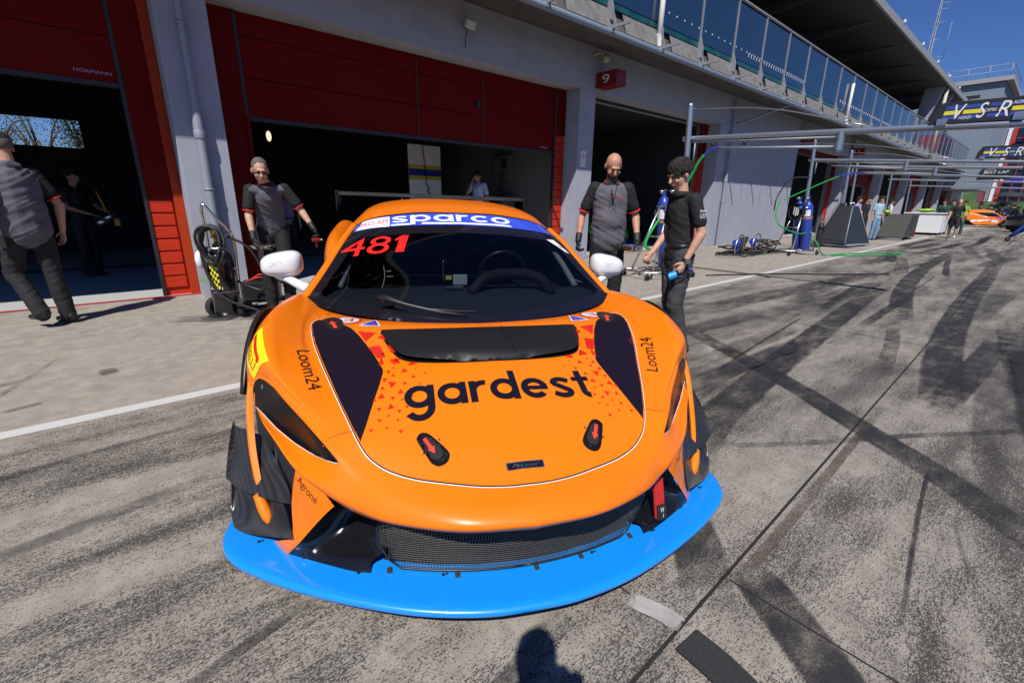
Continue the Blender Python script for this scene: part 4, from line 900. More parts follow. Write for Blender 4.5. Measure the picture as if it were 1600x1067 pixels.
# printed frost marks along the glass
b = B()
for i in range(14): bx(b, 9.6+i*.32, 9.63+i*.32, 6.438, 6.4445, 5.22, 5.25)
for i in range(26): bx(b, 13.9+i*.17, 13.915+i*.17, 6.438, 6.4445, 5.14, 5.24); bx(b, 13.9+i*.17, 13.98+i*.17, 6.438, 6.4445, 5.225, 5.24)
for i in range(30): bx(b, 22+i*.3, 22.05+i*.3, 6.438, 6.4445, 5.14, 5.22)
obj('glass_markings', b, M_stw, bld)
M_roofu = mat('roof_underside', (.075, .072, .07), .85, var=.15)
b = B(); prism(b, [(-14, 5.86, 8.27), (-14, 5.86, 8.12), (-14, 5.95, 8.10), (-14, 12, 8.35), (-14, 12, 8.5)], (59.8, 0, 0)); rf = obj('roof', b, M_roofu, bld)
b = B(); bx(b, -14, 45.85, 5.78, 5.858, 8.10, 8.36); obj('fascia', b, mat('fascia_grey', (.36, .36, .35), .5, metal=.2), rf)
for x in np.arange(3.0, 45, 4.1): b = B(); prism(b, [(x-.1, 6.3, 8.10), (x-.1, 12, 8.34), (x-.1, 12, 7.85), (x-.1, 9, 7.80)], (.2, 0, 0)); obj('roof_beam', b, M_soff, rf)
for x in np.arange(6, 45, 3.9): b = B(); bx(b, x-.05, x+.05, 5.73, 5.80, 8.365, 8.47, bev=.01); obj('roof_lamp', b, M_stw, rf)
b = B(); bx(b, -14, 46, 9.4, 9.6, 4.86, 8.3); obj('terrace_back_wall', b, mat('back_wall', (.035, .037, .042), .8), bld)
for x in (38.3, 41.3): b = B(); prism(b, [(x, 6.9, 4.86), (x, 7.2, 4.86), (x, 6.9, 8.15), (x, 6.0, 8.15)], (.28, 0, 0)); obj('terrace_column', b, M_wall, bld)
b = B(); cyl(b, (38.6, 5.95, 4.2), (38.6, 5.95, 8.12), .09, n=12); obj('terrace_pole', b, mat('cream_pole', (.5, .48, .42), .6), bld)
for x in (9.55, 22.9): b = B(); cyl(b, (x, 6.38, 4.42), (x, 6.36, 5.9), .055, n=12); tube(b, [(x, 6.38, 4.75), (x, 6.36, 4.5), (x+.0, 6.3, 4.42)], .058); obj('white_drainpipe', b, mat('white_pipe', (.62, .62, .6), .5), bld)
for x in (29, 40): pass
# downpipes
def downpipe(x, zt, r=.05, lean=0):
    b = B(); cyl(b, (x, D-.09, 0), (x, D-.09, 2.15), r*1.08, n=14); cyl(b, (x, D-.09, 2.15), (x, D-.09, zt), r*.82, n=14); lathe(b, [(r*.82, 2.48), (r*1.2, 2.18), (r*1.2, 2.06), (r, 2.0)], (x, D-.09, 0)); lathe(b, [(r*1.25, 2.13), (r*1.35, 2.11), (r*1.35, 2.05), (r*1.25, 2.03)], (x, D-.09, 0))
    o = obj('downpipe', b, M_pipe, None, smooth=True, sharp=40)
    for z in (1.42, 3.3): b = B(); lathe(b, [(r*1.12, z-.015), (r*1.22, z-.012), (r*1.22, z+.012), (r*1.12, z+.015)], (x, D-.09, 0)); cyl(b, (x, D-.04, z), (x, D, z), .012, n=8); obj('pipe_clamp', b, M_galv, o)
    return o
tag(downpipe(1.10, 4.5), 'grey metal downpipe on the pillar behind the black cylinder cart', 'downpipe', 'downpipes on the building')
tag(downpipe(15.55, 4.5, .045), 'grey downpipe with pale lower half at the edge of the sunlit plain wall', 'downpipe', 'downpipes on the building')
o = downpipe(28.5, 4.5, .05); tag(o, 'downpipe on the far pillar beyond the plain wall bay', 'downpipe', 'downpipes on the building')
b = B(); tube(b, [(15.57, D-.09, 3.75), (16.2, D-.3, 3.95), (16.9, 6.5, 4.3), (17.0, 6.33, 4.36)], .035); tag(obj('drain_branch', b, M_pipe, smooth=True), 'thin curved drain pipe from the gutter down to the wall pipe', 'pipe')
b = B()
for x in (17.0, 18.6): bx(b, x, x+.015, D-.012, D-.001, 1.5, 2.25)  # thin flat vertical strips set on the wall face
o = obj('wall_strips', b, M_galv); tag(o, 'two thin vertical strips on the plain sunlit wall', 'wall strip')
# number signs
def nsign(x, num, lab):
    t = thing('number_sign', lab, 'sign', (x, D-.30, 3.93), 0, 'number signs above the garages'); b = B(); bx(b, -.17, .17, -.28, .28, -.15, .15, bev=.004); obj('sign_box', b, mat('sign_red', (.20, .006, .01), .5), t)
    for yy, fl in ((-.171, 1),):
        b = B(); ls = norm_loops(text_loops(num, bold=.03), -.12, .10, -.085, .085); decal(b, ls, lambda u, v: Vector((-.1712, -u*.9, v)), .3); obj('sign_number', b, M_stw, t)
    b = B(); bx(b, -.02, .02, .28, .30, -.05, .15); obj('sign_arm', b, M_fr, t)
nsign(9.02, '9', 'red box sign with white 9 above the right side of the big open garage'); nsign(21.8, '10', 'small red number sign after the plain wall bay'); nsign(28.6, '11', 'small red number sign on the second far pillar'); nsign(35.9, '12', 'tiny red number sign farthest along the wall')
# small fittings on the wall
t = thing('floodlight', 'small white floodlight with dangling cable on the wall above the big red door', 'floodlight', (5.3, D, 4.20)); b = B(); box(b, (0, -.16, .0), (.20, .07, .13), Matrix.Rotation(.5, 3, 'X'), bev=.01); obj('lamp_body', b, mat('fitting_grey', (.45, .45, .45), .5), t); b = B(); bx(b, -.02, .02, -.13, 0, -.03, .0); tube(b, [(0, -.1, -.04), (-.03, -.06, -.2), (.0, -.03, -.32)], .008); obj('lamp_bracket', b, M_fr, t)
t = thing('wall_camera', 'cream security camera under the soffit above the number nine sign', 'camera', (8.75, D-.02, 4.32)); b = B(); tube(b, [(0, 0, .1), (.02, -.15, .12), (.05, -.25, .05)], .03); lathe(b, [(0, -.1), (.07, -.09), (.085, 0), (.07, .06), (0, .07)], (.08, -.28, 0)); obj('camera_head', b, mat('cam_cream', (.42, .38, .26), .6), t, smooth=True)
t = thing('no_smoking_sign', 'small white no smoking notice on the pillar behind the bald mechanic', 'notice', (8.575, D-.006, 2.29)); b = B(); bx(b, -.085, .085, 0, .005, -.17, .17); obj('notice_board', b, M_stw, t)
b = B(); decal(b, [arc(0, .06, .068, 0, 360, 30)[:-1], arc(0, .06, .052, 0, 360, 30)[:-1]], lambda u, v: Vector((u, -.001, v)), .05); decal(b, [[(-.05, .10), (-.04, .115), (.05, .02), (.04, .005)]], lambda u, v: Vector((u, -.0012, v)), .05); obj('ban_ring', b, M_red, t)
b = B(); decal(b, [[(-.035, .05), (.03, .05), (.03, .066), (-.035, .066)]]+norm_loops(text_loops('VIETATO'), -.06, .06, -.075, -.05)+norm_loops(text_loops('FUMARE'), -.055, .055, -.12, -.095), lambda u, v: Vector((u, -.0008, v)), .05); obj('ban_text', b, M_ink, t)
for (xx, txt, zz, w_) in ((.20, 'HÖRMANN', 2.73, .34), (7.72, 'HÖRMANN', 2.50, .26)):
    b = B(); decal(b, norm_loops(text_loops(txt, bold=.01), -w_/2, w_/2, -.022, .022), lambda u, v: Vector((xx+u, DR+.026, zz+v)), .05); o = obj('door_maker_plate', b, mat('plate_text', (.30, .30, .45), .5), bld)
# ---------------------------------------------------------------- garage contents
t = thing('striped_partition', 'white panel with yellow and blue stripes hanging inside the middle garage', 'panel', (6.5, 11, 0)); b = B(); bx(b, -.47, .47, 0, .03, 1.2, 2.68); obj('panel', b, mat('panel_white', (.80, .80, .84), .6), t)
b = B(); bx(b, -.47, .47, -.006, -.001, 2.11, 2.20); bx(b, -.47, .47, -.006, -.001, 1.85, 1.94); obj('yellow_stripe', b, mat('stripe_yellow', (.55, .48, .02), .6), t); b = B(); bx(b, -.47, .47, -.006, -.001, 1.942, 2.108); obj('blue_stripe', b, mat('stripe_blue', (.01, .02, .28), .6), t)
b = B(); tube(b, [(-.08, -.03, 2.68), (-.04, -.03, 2.3), (.0, -.04, 1.9), (-.02, -.05, 1.74), (.08, -.03, 1.66), (.0, -.05, 1.58), (.10, -.03, 1.50), (.08, -.04, 1.4)], .012); o = obj('air_cable', b, M_fr, smooth=True); o.location = (6.5, 10.98, 0); tag(o, 'dark wavy air cable hanging before the striped panel', 'cable')
t = thing('wall_cabinet', 'cream fuse cabinet on the inside wall of the middle garage', 'cabinet', (8.36, 10.0, 2.15)); b = B(); bx(b, -.14, .0, -.32, .32, -.25, .35, bev=.01); obj('cabinet_body', b, mat('cab_cream', (.14, .13, .11), .6), t); b = B(); bx(b, -.15, -.138, -.20, .0, .02, .25); obj('cabinet_window', b, M_fr, t); b = B(); tube(b, [(-.05, .1, -.25), (-.05, .12, -.7), (-.04, .2, -1.6)], .02); bx(b, -.142, -.14, -.1, .05, -.2, -.08); obj('cabinet_conduit', b, mat('dull_red', (.12, .015, .01), .6), t)
t = thing('waste_bin', 'grey bin with yellow label inside the middle garage by the right wall', 'bin', (8.0, 9.6, 0)); b = B(); bx(b, -.25, .25, -.25, .25, 0, 1.35, bev=.03); obj('bin_body', b, mat('bin_grey', (.10, .10, .12), .6), t); b = B(); bx(b, .0, .12, -.256, -.251, .75, 1.1); obj('bin_label', b, mat('label_yel', (.25, .20, .01), .6), t)
b = B(); tube(b, [(8.15, 8.0, .2), (8.2, 8.1, .9), (8.22, 8.05, 1.5)], .012); tag(obj('yellow_rod', b, mat('rod_yellow', (.65, .40, .03), .6)), 'thin yellow rod leaning at the right door post of the middle garage', 'rod')
t = thing('ceiling_lamp', 'small oval lit lamp hanging in the dark middle garage', 'lamp', (2.85, 11, 2.55)); b = B(); ell(b, (0, 0, 0), (.05, .03, .10)); obj('lamp_glass', b, mat('lamp_on', (.6, .55, .4), .5, emit=((1, .85, .6), 1.1)), t); b = B(); cyl(b, (0, 0, .15), (0, 0, 1.3), .006); obj('lamp_cord', b, M_fr, t)
t = thing('team_banner', 'dark blue banner with white R in the garage behind the bald mechanic', 'banner', (12.4, 12.0, 1.85)); b = B(); bx(b, -1.2, 1.4, 0, .03, -.35, .35); obj('banner_cloth', b, mat('banner_dark', (.015, .018, .05), .7), t)
b = B(); bx(b, -1.2, -.5, -.006, -.001, -.05, .03); bx(b, .1, 1.3, -.006, -.001, -.05, .03); obj('banner_stripe', b, mat('stripe_dull', (.22, .19, .02), .6), t); b = B(); decal(b, norm_loops(text_loops('VSR', bold=.04, shear=.2), -.45, .9, -.2, .2), lambda u, v: Vector((u, -.008, v)), .3); obj('banner_letters', b, mat('dull_white', (.30, .30, .32), .6), t)
t = thing('green_race_car', 'lime green car nose in the dark garage behind the two standing men', 'race car', (11.6, 10.4, 0)); M_gr = mat('car_green', (.04, .45, .03), .4, coat=.5)
b = B(); q = cm([[(-.9, -1.6, .25), (-.5, -1.9, .3), (0, -2.0, .32), (.5, -1.9, .3), (.9, -1.6, .25)], [(-.95, -1.4, .62), (-.5, -1.5, .62), (0, -1.55, .62), (.5, -1.5, .62), (.95, -1.4, .62)], [(-.95, -.4, .85), (-.5, -.5, .85), (0, -.5, .86), (.5, -.5, .85), (.95, -.4, .85)], [(-.95, 1.6, .8), (-.5, 1.6, 1.1), (0, 1.6, 1.15), (.5, 1.6, 1.1), (.95, 1.6, .8)]], 4, 3); grid(b, q); obj('car_shell', b, M_gr, t, smooth=True)
for s in (1, -1): b = B(); lathe(b, [(.2, -.13), (.34, -.12), (.34, .12), (.2, .13)], (s*.85, -.7, .34), 'X', 24); obj('wheel', b, M_rub, t, smooth=True)
b = B(); bx(b, -.95, .95, -2.15, -1.3, .1, .14); obj('splitter', b, M_fr, t)
# ---------------------------------------------------------------- far structures
t = thing('timing_tower', 'grey flat roofed tower block beyond the far end of the terrace', 'building', (58, 0, 0)); M_tw = mat('tower_grey', (.20, .25, .30), .8, var=.08)
b = B(); prism(b, [(0, 5.3, 3), (0, 14, 3), (0, 14, 11.4), (0, 5.3, 11.4)], (10, 0, 0)); obj('tower_wall', b, M_tw, t)
b = B(); bx(b, -.3, 10, 4.9, 14, 11.42, 11.75); obj('tower_roof', b, mat('tower_cap', (.33, .33, .33), .7), t)
b = B()
for y in np.arange(5.2, 13, 1.3): cyl(b, (-.1, y, 11.75), (-.1, y, 12.65), .03, n=6)
for z in (12.2, 12.65): cyl(b, (-.1, 5.1, z), (-.1, 13, z), .03, n=6); cyl(b, (-.1, 5.1, z), (9, 5.1, z), .03, n=6)
obj('roof_rail', b, M_galv, t); b = B(); cyl(b, (-.25, 7.3, 9.6), (-.25, 7.3, 10.4), .05, n=6); box(b, (-.3, 7.1, 10.4), (.1, .9, .25)); obj('lamp_bracket', b, M_fr, t); b = B(); bx(b, -.1, 0, 8.2, 8.35, 3, 9.4); obj('tower_seam', b, M_soff, t)
t = thing('race_control_tower', 'striped red and white tower with dark glazing at the far end', 'building', (80, 0, 0)); M_rw = mat('tower_red', (.42, .04, .03), .6)
for i, (y0, y1, m_) in enumerate(((6.35, 7.0, mat('tower_maroon', (.22, .05, .08), .7)), (5.95, 6.35, M_galv), (5.55, 5.95, M_stw), (5.1, 5.55, M_rw), (1.2, 5.1, mat('tower_glass', (.02, .03, .06), .1, coat=.5)), (-1, 1.2, M_rw))):
    b = B(); bx(b, -.1*i, 8, y0, y1-.003, 2.2, 10.2-.02*i); obj('facade_band', b, m_, t)
b = B()
for z in np.arange(3, 10, 1.5): bx(b, -.75, -.62, 1.2, 5.1, z, z+.07)
for y in np.arange(1.6, 5, .9): bx(b, -.75, -.62, y, y+.06, 2.2, 10)
obj('facade_mullions', b, M_rw, t)
t = thing('antenna_mast', 'thin lattice antenna mast standing behind the terrace roof', 'antenna', (80, 14.9, 0)); b = B()
for a in range(3):
    d = Vector((math.cos(a*2.09), math.sin(a*2.09), 0)); cyl(b, d*.42+Vector((0, 0, 6)), d*.06+Vector((0, 0, 25.5)), .035, n=5)
for k in range(24):
    z = 8+k*.72; r = .40-.34*(z-6)/19.5; P = [Vector((math.cos(a*2.09)*r, math.sin(a*2.09)*r, z)) for a in range(3)]; Q = [p+Vector((0, 0, .72)) for p in P]
    for a in range(3): cyl(b, P[a], Q[(a+1) % 3], .02, n=4); cyl(b, P[a], P[(a+1) % 3], .02, n=4)
obj('mast', b, M_galv, t); b = B()
for z, l in ((24.6, 1.1), (24.0, .8), (22.6, .9), (20.8, .6)): cyl(b, (0, -l, z), (0, l, z+.15), .03, n=5)
cyl(b, (0, -1.4, 18.6), (0, -1.4, 22.5), .03, n=5); cyl(b, (0, 0, 19), (0, -1.4, 18.8), .03, n=5); cyl(b, (0, .1, 25.4), (0, 0, 27.5), .02, n=5); cyl(b, (0, -.7, 14.6), (0, -.7, 16.2), .03, n=5); obj('aerials', b, M_galv, t)
b = B(); lathe(b, [(0, 0), (.2, .03), (.32, .12)], (-.3, .75, 18.8), 'X', 20); obj('dish', b, M_stw, t, smooth=True)
# ================================================================ PIT EQUIPMENT
M_chr = mat('chrome', (.75, .75, .76), .16, metal=1.0)
M_bott = mat('bottle_blue', (.02, .055, .36), .35, coat=.5, var=.1)
M_gh = mat('hose_green', (.015, .28, .07), .5)
M_hose = mat('hose_black', (.02, .02, .02), .45)
M_dkb = mat('dark_board', (.022, .024, .03), .45)
# --- black air cylinder on its hand cart beside the pillar
t = thing('cylinder_cart', 'black compressed air cylinder on a hand cart with coiled black hose by the pillar', 'cylinder cart', (.88, 6.02, 0)); t.rotation_euler = (0, 0, R_(-48))
b = B(); lathe(b, [(0, .05), (.125, .05), (.135, .08), (.135, .62), (.12, .70), (.07, .76), (.045, .78), (.045, .83), (0, .83)], (0, 0, 0), 'Z', 28); b.verts.ensure_lookup_table(); cy = obj('air_cylinder', b, M_gb, t, smooth=True, sharp=40)
b = B(); lathe(b, [(.1362, .30), (.1368, .302), (.1368, .306), (.1362, .308)], (0, 0, 0), 'Z', 28); obj('cylinder_seam', b, M_steel, cy)
b = B(); rnd = random.Random(2)
for i in range(9):
    for j in range(4):
        if (i+j) % 2 == 0 or i < 2:
            a0 = R_(-64-j*9); z = .62-i*.034-j*.006
            q = [Vector((.1372*math.cos(a0+da), .1372*math.sin(a0+da), z+dz)) for da, dz in ((0, 0), (-.16, 0), (-.16, .032), (0, .032))]; b.faces.new([b.verts.new(p) for p in q])
obj('chequer_sticker', b, mat('yellow_film', (.75, .68, .02), .4), cy)
b = B(); decal(b, norm_loops(text_loops('AIR-1', bold=.02), -.52, .52, 0, .03), lambda u, v: Vector((.1376*math.cos(R_(-85)+u), .1376*math.sin(R_(-85)+u), .335+v)), .03); obj('cylinder_text', b, M_stw, cy)
b = B(); tube(b, [(-.15, .05, .10), (-.155, .06, .5), (-.16, .07, .88), (-.13, .03, 1.04), (-.06, -.06, 1.18), (0, -.1, 1.25)], .016, n=10); tube(b, [(.15, .05, .10), (.155, .06, .5), (.16, .07, .84), (.14, .03, .98), (.07, -.05, 1.12), (0, -.1, 1.25)], .016, n=10)
tube(b, [(-.16, .06, .80), (0, -.14, .79), (.15, -.1, .80), (.2, -.12, .90), (.2, -.02, .96), (.15, .06, .92)], .013, n=8); cyl(b, (-.155, .06, .55), (.155, .06, .55), .012); fr = obj('cart_frame', b, M_chr, t, smooth=True)
b = B(); bx(b, -.20, .12, -.20, .06, .012, .024, bev=.003); obj('foot_plate', b, M_steel, t)
for s in (1, -1):
    b = B(); lathe(b, [(.055, -.028), (.095, -.03), (.105, -.015), (.105, .015), (.095, .03), (.055, .028), (.055, -.028)], (s*.20, .03, .105), 'X', 28); wh = obj('cart_wheel', b, M_rub, t, smooth=True, sharp=35)
    b = B(); lathe(b, [(.056, -.02), (.05, .0), (.02, .012), (.018, .03), (0, .032)], (s*.20, .03, .105), 'X', 20); lathe(b, [(.056, .02), (.05, .0), (.02, -.012), (.018, -.03), (0, -.032)], (s*.20, .03, .105), 'X', 20); obj('wheel_hub', b, M_mb, wh, smooth=True); b = B(); cyl(b, (s*.20-.034, .03, .105), (s*.20+.034, .03, .105), .012, n=10); obj('axle', b, M_steel, wh)
b = B(); cyl(b, (0, 0, .83), (0, 0, .92), .022); cyl(b, (-.05, 0, .90), (.07, -.02, .90), .014); cyl(b, (.05, -.04, .90), (.05, .04, .90), .028); lathe(b, [(0, 0), (.035, .004), (.035, .03), (0, .034)], (.02, -.06, .95), 'Y', 18); obj('regulator', b, mat('brass', (.35, .24, .05), .35, metal=.8), t)
b = B(); rnd = random.Random(8)
for k in range(4):
    cx, cz, rr = rnd.uniform(.04, .10), rnd.uniform(.80, .86), rnd.uniform(.15, .20); tube(b, [(cx+rr*.75*math.cos(a), -.14-.02*k+.03*math.sin(2*a), cz+rr*1.15*math.sin(a)) for a in np.linspace(0, 6.1, 12)], .015, n=7, per=4)
tube(b, [(.0, -.16, .95), (-.06, -.17, .7), (.02, -.17, .38), (.16, -.14, .22), (.36, -.05, .12), (.55, .05, .02), (.75, .25, .02), (.8, .5, .02)], .015, n=7, per=5)
tube(b, [(.12, -.1, .95), (.35, .02, .80), (.46, .08, .5), (.42, .08, .32), (.28, .05, .35), (.18, .0, .42)], .014, n=7, per=5); obj('air_hose', b, M_hose, t, smooth=True)
b = B(); ell(b, (-.16, -.08, .66), (.05, .06, .10)); obj('white_guard', b, M_stw, t, smooth=True)
b = B(); box(b, (-.10, -.14, .44), (.13, .012, .05), Matrix.Rotation(.25, 3, 'Y'), bev=.004); obj('green_tag', b, mat('tag_green', (.18, .26, .14), .6), t)
t = thing('battery_box', 'black starter battery box with red cables on the ground beside the cylinder cart', 'battery box', (1.42, 6.75, 0), R_(-20)); b = B(); bx(b, -.22, .22, -.14, .14, .03, .27, bev=.015); obj('box_case', b, M_sb, t); b = B(); tube(b, [(-.15, -.1, .28), (0, -.12, .33), (.15, -.05, .28)], .012); tube(b, [(.1, .1, .28), (.0, .0, .35), (-.12, .1, .28)], .012); obj('red_lead', b, mat('lead_red', (.5, .02, .015), .5), t, smooth=True)
b = B(); tube(b, [(.17, -.12, .27), (.18, -.1, .40), (.18, .1, .40), (.17, .12, .27)], .008); obj('carry_handle', b, M_steel, t)
b = B(); rnd = random.Random(3)
for k in range(4): tube(b, [(1.15+.22*i+rnd.uniform(-.05, .05), 6.1+.12*math.sin(i*1.3+k)+.1*k, .02) for i in range(7)], .012, n=6)
tag(obj('floor_cables', b, M_hose, smooth=True), 'loose black cables lying on the floor beside the orange car', 'cables')
# --- gantries
SIGNX = []
def gantry(x, yp, zt, zb0, yb1, zb1, zl, label, bottle=True, lower=True):
    t = thing('fuel_gantry', label, 'gantry', (x, 0, 0), 0, 'boom gantries over the pit lane')
    b = B(); cyl(b, (0, yp-.12, .35), (0, yp, zt), .050, n=16); lathe(b, [(.052, zt-.005), (.045, zt+.02), (0, zt+.02)], (0, yp, 0)); obj('post', b, M_pst, t, smooth=True, sharp=40)
    b = B(); cyl(b, (.07, yp+.10, zb0), (.07, yb1, zb1), .042, n=16); cyl(b, (.07, yb1+.05, zb1), (.07, yb1, zb1), .05, n=16); obj('boom', b, M_pst, t, smooth=True, sharp=40)
    sl = (zb1-zb0)/(yb1-yp); zz = lambda y: zb0+sl*(y-yp)
    if lower:
        ym = yp-2.35
        b = B(); cyl(b, (.07, yp-.02, zz(yp)-.06), (.07, ym, zz(ym)-.07), .020, n=10); cyl(b, (.07, yp-.55, zz(yp)-.20), (.07, ym, zz(ym)-.20), .020, n=10); cyl(b, (.07, yp-.13, zz(yp)-.06), (.07, yp-.13, zz(yp)-.42), .014, n=8); obj('hose_rail', b, M_galv, t, smooth=True)
        b = B(); cyl(b, (.07, ym, zz(ym)), (.07, ym, zz(ym)-.25), .055, n=16); cyl(b, (.07, ym, zz(ym)-.25), (.07, ym, zz(ym)-.27), .04, n=16); obj('hanger', b, M_pst, t, smooth=True, sharp=40)
        for yy in (yp-.45, yp-1.0): b = B(); cyl(b, (.07, yy, zz(yy)-.03), (.07, yy, zz(yy)-.14), .018, n=8); ell(b, (.07, yy, zz(yy)-.10), (.03, .03, .03)); obj('cable_runner', b, M_fr, t)
    b = B(); tube(b, [(0, yp, zt-.06), (.03, (yp+yb1)/2+.8, (zt+zz(yb1+1.2))/2+.12), (.05, yb1+1.55, zz(yb1+1.5)+.05)], .009, n=6); obj('stay_wire', b, M_steel, t)
    return t, zz
M_pst = mat('post_steel', (.38, .42, .48), .3, metal=.75, var=.12)
gnt = [gantry(8.13, 4.66, 2.98, 2.45, .42, 2.25, 2.2, 'nearest boom gantry with big team sign and post behind the young man in black'), gantry(17.06, 5.45, 3.26, 2.72, .55, 2.40, 2.4, 'second boom gantry with its post behind the upright blue bottles'), gantry(20.2, 5.25, 3.2, 2.70, 1.0, 2.46, 2.4, 'third boom gantry standing in the black triangular boards'), gantry(25.0, 6.2, 3.1, 2.76, 1.0, 2.40, 2.3, 'gantry carrying the small lap time board', lower=False), gantry(32.0, 6.3, 3.1, 2.78, .3, 2.45, 2.3, 'gantry carrying the purple and blue board', lower=False), gantry(40.0, 6.8, 3.1, 2.73, 1.0, 2.45, 2.3, 'farthest thin gantry near the crowd', lower=False)]
def board(x, y0, y1, z0, z1, cz, label, m=None, slope=0):
    t = thing('team_board', label, 'sign board', (x, 0, 0)); c = .10
    P = [(0, y0, z0), (0, y0-.02, z0+(z1-z0)*.55), (0, y0-c, z1), (0, y1, z1+slope), (0, y1, z0+slope)]
    b = B(); prism(b, P, (.03, 0, 0), bev=.003); obj('board_panel', b, m or M_dkb, t)
    return t
M_by = mat('band_yellow', (.75, .65, .04), .5); M_bb = mat('band_blue', (.03, .07, .38), .5)
def vsr(x, y0, y1, z0, z1, label, slope=-.02):
    t = board(x, y0, y1, z0, z1, 0, label, slope=slope); W_ = y0-y1; H_ = z1-z0
    f = lambda u, v, o=.0015: Vector((-o, y0-.12-u*(W_-.2), z0+.09*H_+.02+v*(H_*.70)+slope*u))
    sh = lambda u0, u1, v0, v1: [(u0+v0*.03, v0), (u1+v0*.03, v0), (u1+v1*.03, v1), (u0+v1*.03, v1)]
    for nm, m_, bands in (('blue_band', M_bb, ((.04, .25), (.70, .92))), ('yellow_band', M_by, ((.34, .60),))):
        b = B()
        for v0, v1 in bands:
            for u0, u1 in ((.0, .19), (.22, .43), (.50, .68), (.74, .97)):
                if nm == 'yellow_band' and u0 in (.50,): continue
                decal(b, [sh(u0, u1, v0, v1)], lambda u, v: f(u, v), .3)
        obj(nm, b, m_, t)
    b = B()
    for ch, u0, u1 in (('V', .13, .26), ('S', .39, .50), ('R', .60, .74)): decal(b, norm_loops(text_loops(ch, bold=.05, shear=.3), u0, u1, .02, .98), lambda u, v: f(u, v, .004), .3)
    for tx, u0, u1, v0 in (('INCENZO', .20, .34, .0), ('OSPIRI', .47, .60, .38), ('ACING', .75, .90, .74)): decal(b, norm_loops(text_loops(tx, bold=.02, shear=.2), u0, u1, v0, v0+.20), lambda u, v: f(u, v, .0045), .3)
    obj('board_letters', b, M_stw, t)
    for y in (y0-.13, y0-(W_)*.80): b = B(); bx(b, -.02, .0, y-.05, y+.05, z0-.02, z0+.06, bev=.004); cyl(b, (-.03, y, z0+.02), (-.02, y, z0+.02), .022); obj('board_clamp', b, M_steel, t)
vsr(8.16, 1.36, .36, 2.315, 2.56, 'large black VSR team board with yellow and blue bands on the nearest boom'); vsr(17.10, 1.74, .60, 2.53, 2.82, 'smaller black VSR team board on the second boom')
t = board(25.05, 2.35, 1.45, 2.35, 2.78, 0, 'black BEST LAP board with yellow shield mark on the far gantry'); b = B(); decal(b, norm_loops(text_loops('BEST LAP', shear=.3, bold=.03), -2.2, -1.55, 2.57, 2.66), lambda u, v: Vector((-.003, -u, v)), .5); decal(b, [[(-2.1, 2.47), (-1.55, 2.47), (-1.55, 2.48), (-2.1, 2.48)]], lambda u, v: Vector((-.003, -u, v)), .5); decal(b, stroke([(-2.2, 2.66), (-2.12, 2.71), (-2.0, 2.725), (-1.9, 2.70)], .012), lambda u, v: Vector((-.003, -u, v)), .5); obj('board_letters', b, M_stw, t)
b = B(); decal(b, [[(-2.24, 2.52), (-2.16, 2.52), (-2.16, 2.47), (-2.20, 2.43), (-2.24, 2.47)]], lambda u, v: Vector((-.003, -u, v)), .5); obj('shield_mark', b, M_by, t)
t = board(32.05, 2.0, .2, 2.46, 2.78, 0, 'purple and blue board with white letters at the right edge', mat('board_purple', (.05, .02, .30), .5)); b = B(); decal(b, norm_loops(text_loops('AK', bold=.04), -1.45, -.75, 2.55, 2.75), lambda u, v: Vector((-.004, -u, v)), .5); obj('board_letters', b, M_stw, t)
b = B(); bx(b, -.006, -.002, .9, 1.5, 2.49, 2.54); obj('pink_band', b, mat('pink', (.6, .02, .15), .5), t)
# --- hoses hung from the first two gantries
def hose(name, P, m, label, r=.018, cat='hose'):
    b = B(); tube(b, P, r, n=8, per=6); return tag(obj(name, b, m, smooth=True), label, cat)
hose('filling_hose', [(8.2, 4.05, 2.26), (8.2, 4.2, 2.24), (8.19, 4.33, 2.15)], M_bott, 'dark blue hose sleeve at the top of the green hose on the nearest gantry', .024); hose('filling_hose', [(8.19, 4.33, 2.15), (8.18, 4.42, 2.02), (8.17, 4.55, 1.75), (8.05, 4.75, 1.35), (7.7, 4.85, .95), (7.35, 4.8, .62), (7.28, 4.6, .52)], M_gh, 'thick green hose hanging from the nearest gantry behind the young man', .026)
hose('filling_hose', [(17.1, 4.0, 2.30), (17.1, 4.3, 2.28), (17.0, 4.6, 2.2)], M_bott, 'dark blue hose sleeve on the second gantry', .024); hose('filling_hose', [(17.0, 4.6, 2.2), (16.6, 4.8, 2.05), (15.8, 5.1, 1.75), (15.0, 5.3, 1.5)], M_gh, 'green hose stretched from the second gantry to the blue bottles', .018)
hose('ground_hose', [(15.1, 4.9, .9), (14.9, 4.5, .7), (14.85, 4.2, .3), (15.0, 4.05, .03), (15.8, 3.85, .02), (17.2, 3.3, .02), (17.6, 2.9, .02), (17.2, 2.75, .02), (16.0, 3.3, .02), (15.1, 3.85, .02)], M_gh, 'green hose looping out over the white line on the ground', .018)
hose('drum_hose', [(14.4, 5.2, 1.5), (14.0, 5.1, 1.1), (13.9, 4.9, .8), (14.4, 4.6, .6), (14.9, 4.5, .62)], M_gh, 'green hose sagging from the black drum to the blue bottle', .018)
hose('boom_cable', [(17.06, 5.4, 2.2), (15.8, 5.5, 2.1), (15.0, 5.5, 1.6), (14.9, 5.5, 1.2)], M_hose, 'black cable arching from the second gantry post to the blue bottles', .02)
hose('ground_cable', [(8.6, 4.2, .015), (10.0, 3.4, .015), (11.0, 2.6, .015), (11.9, 2.0, .015)], M_hose, 'thin black cable lying across the lane from the bottle trolley', .012)
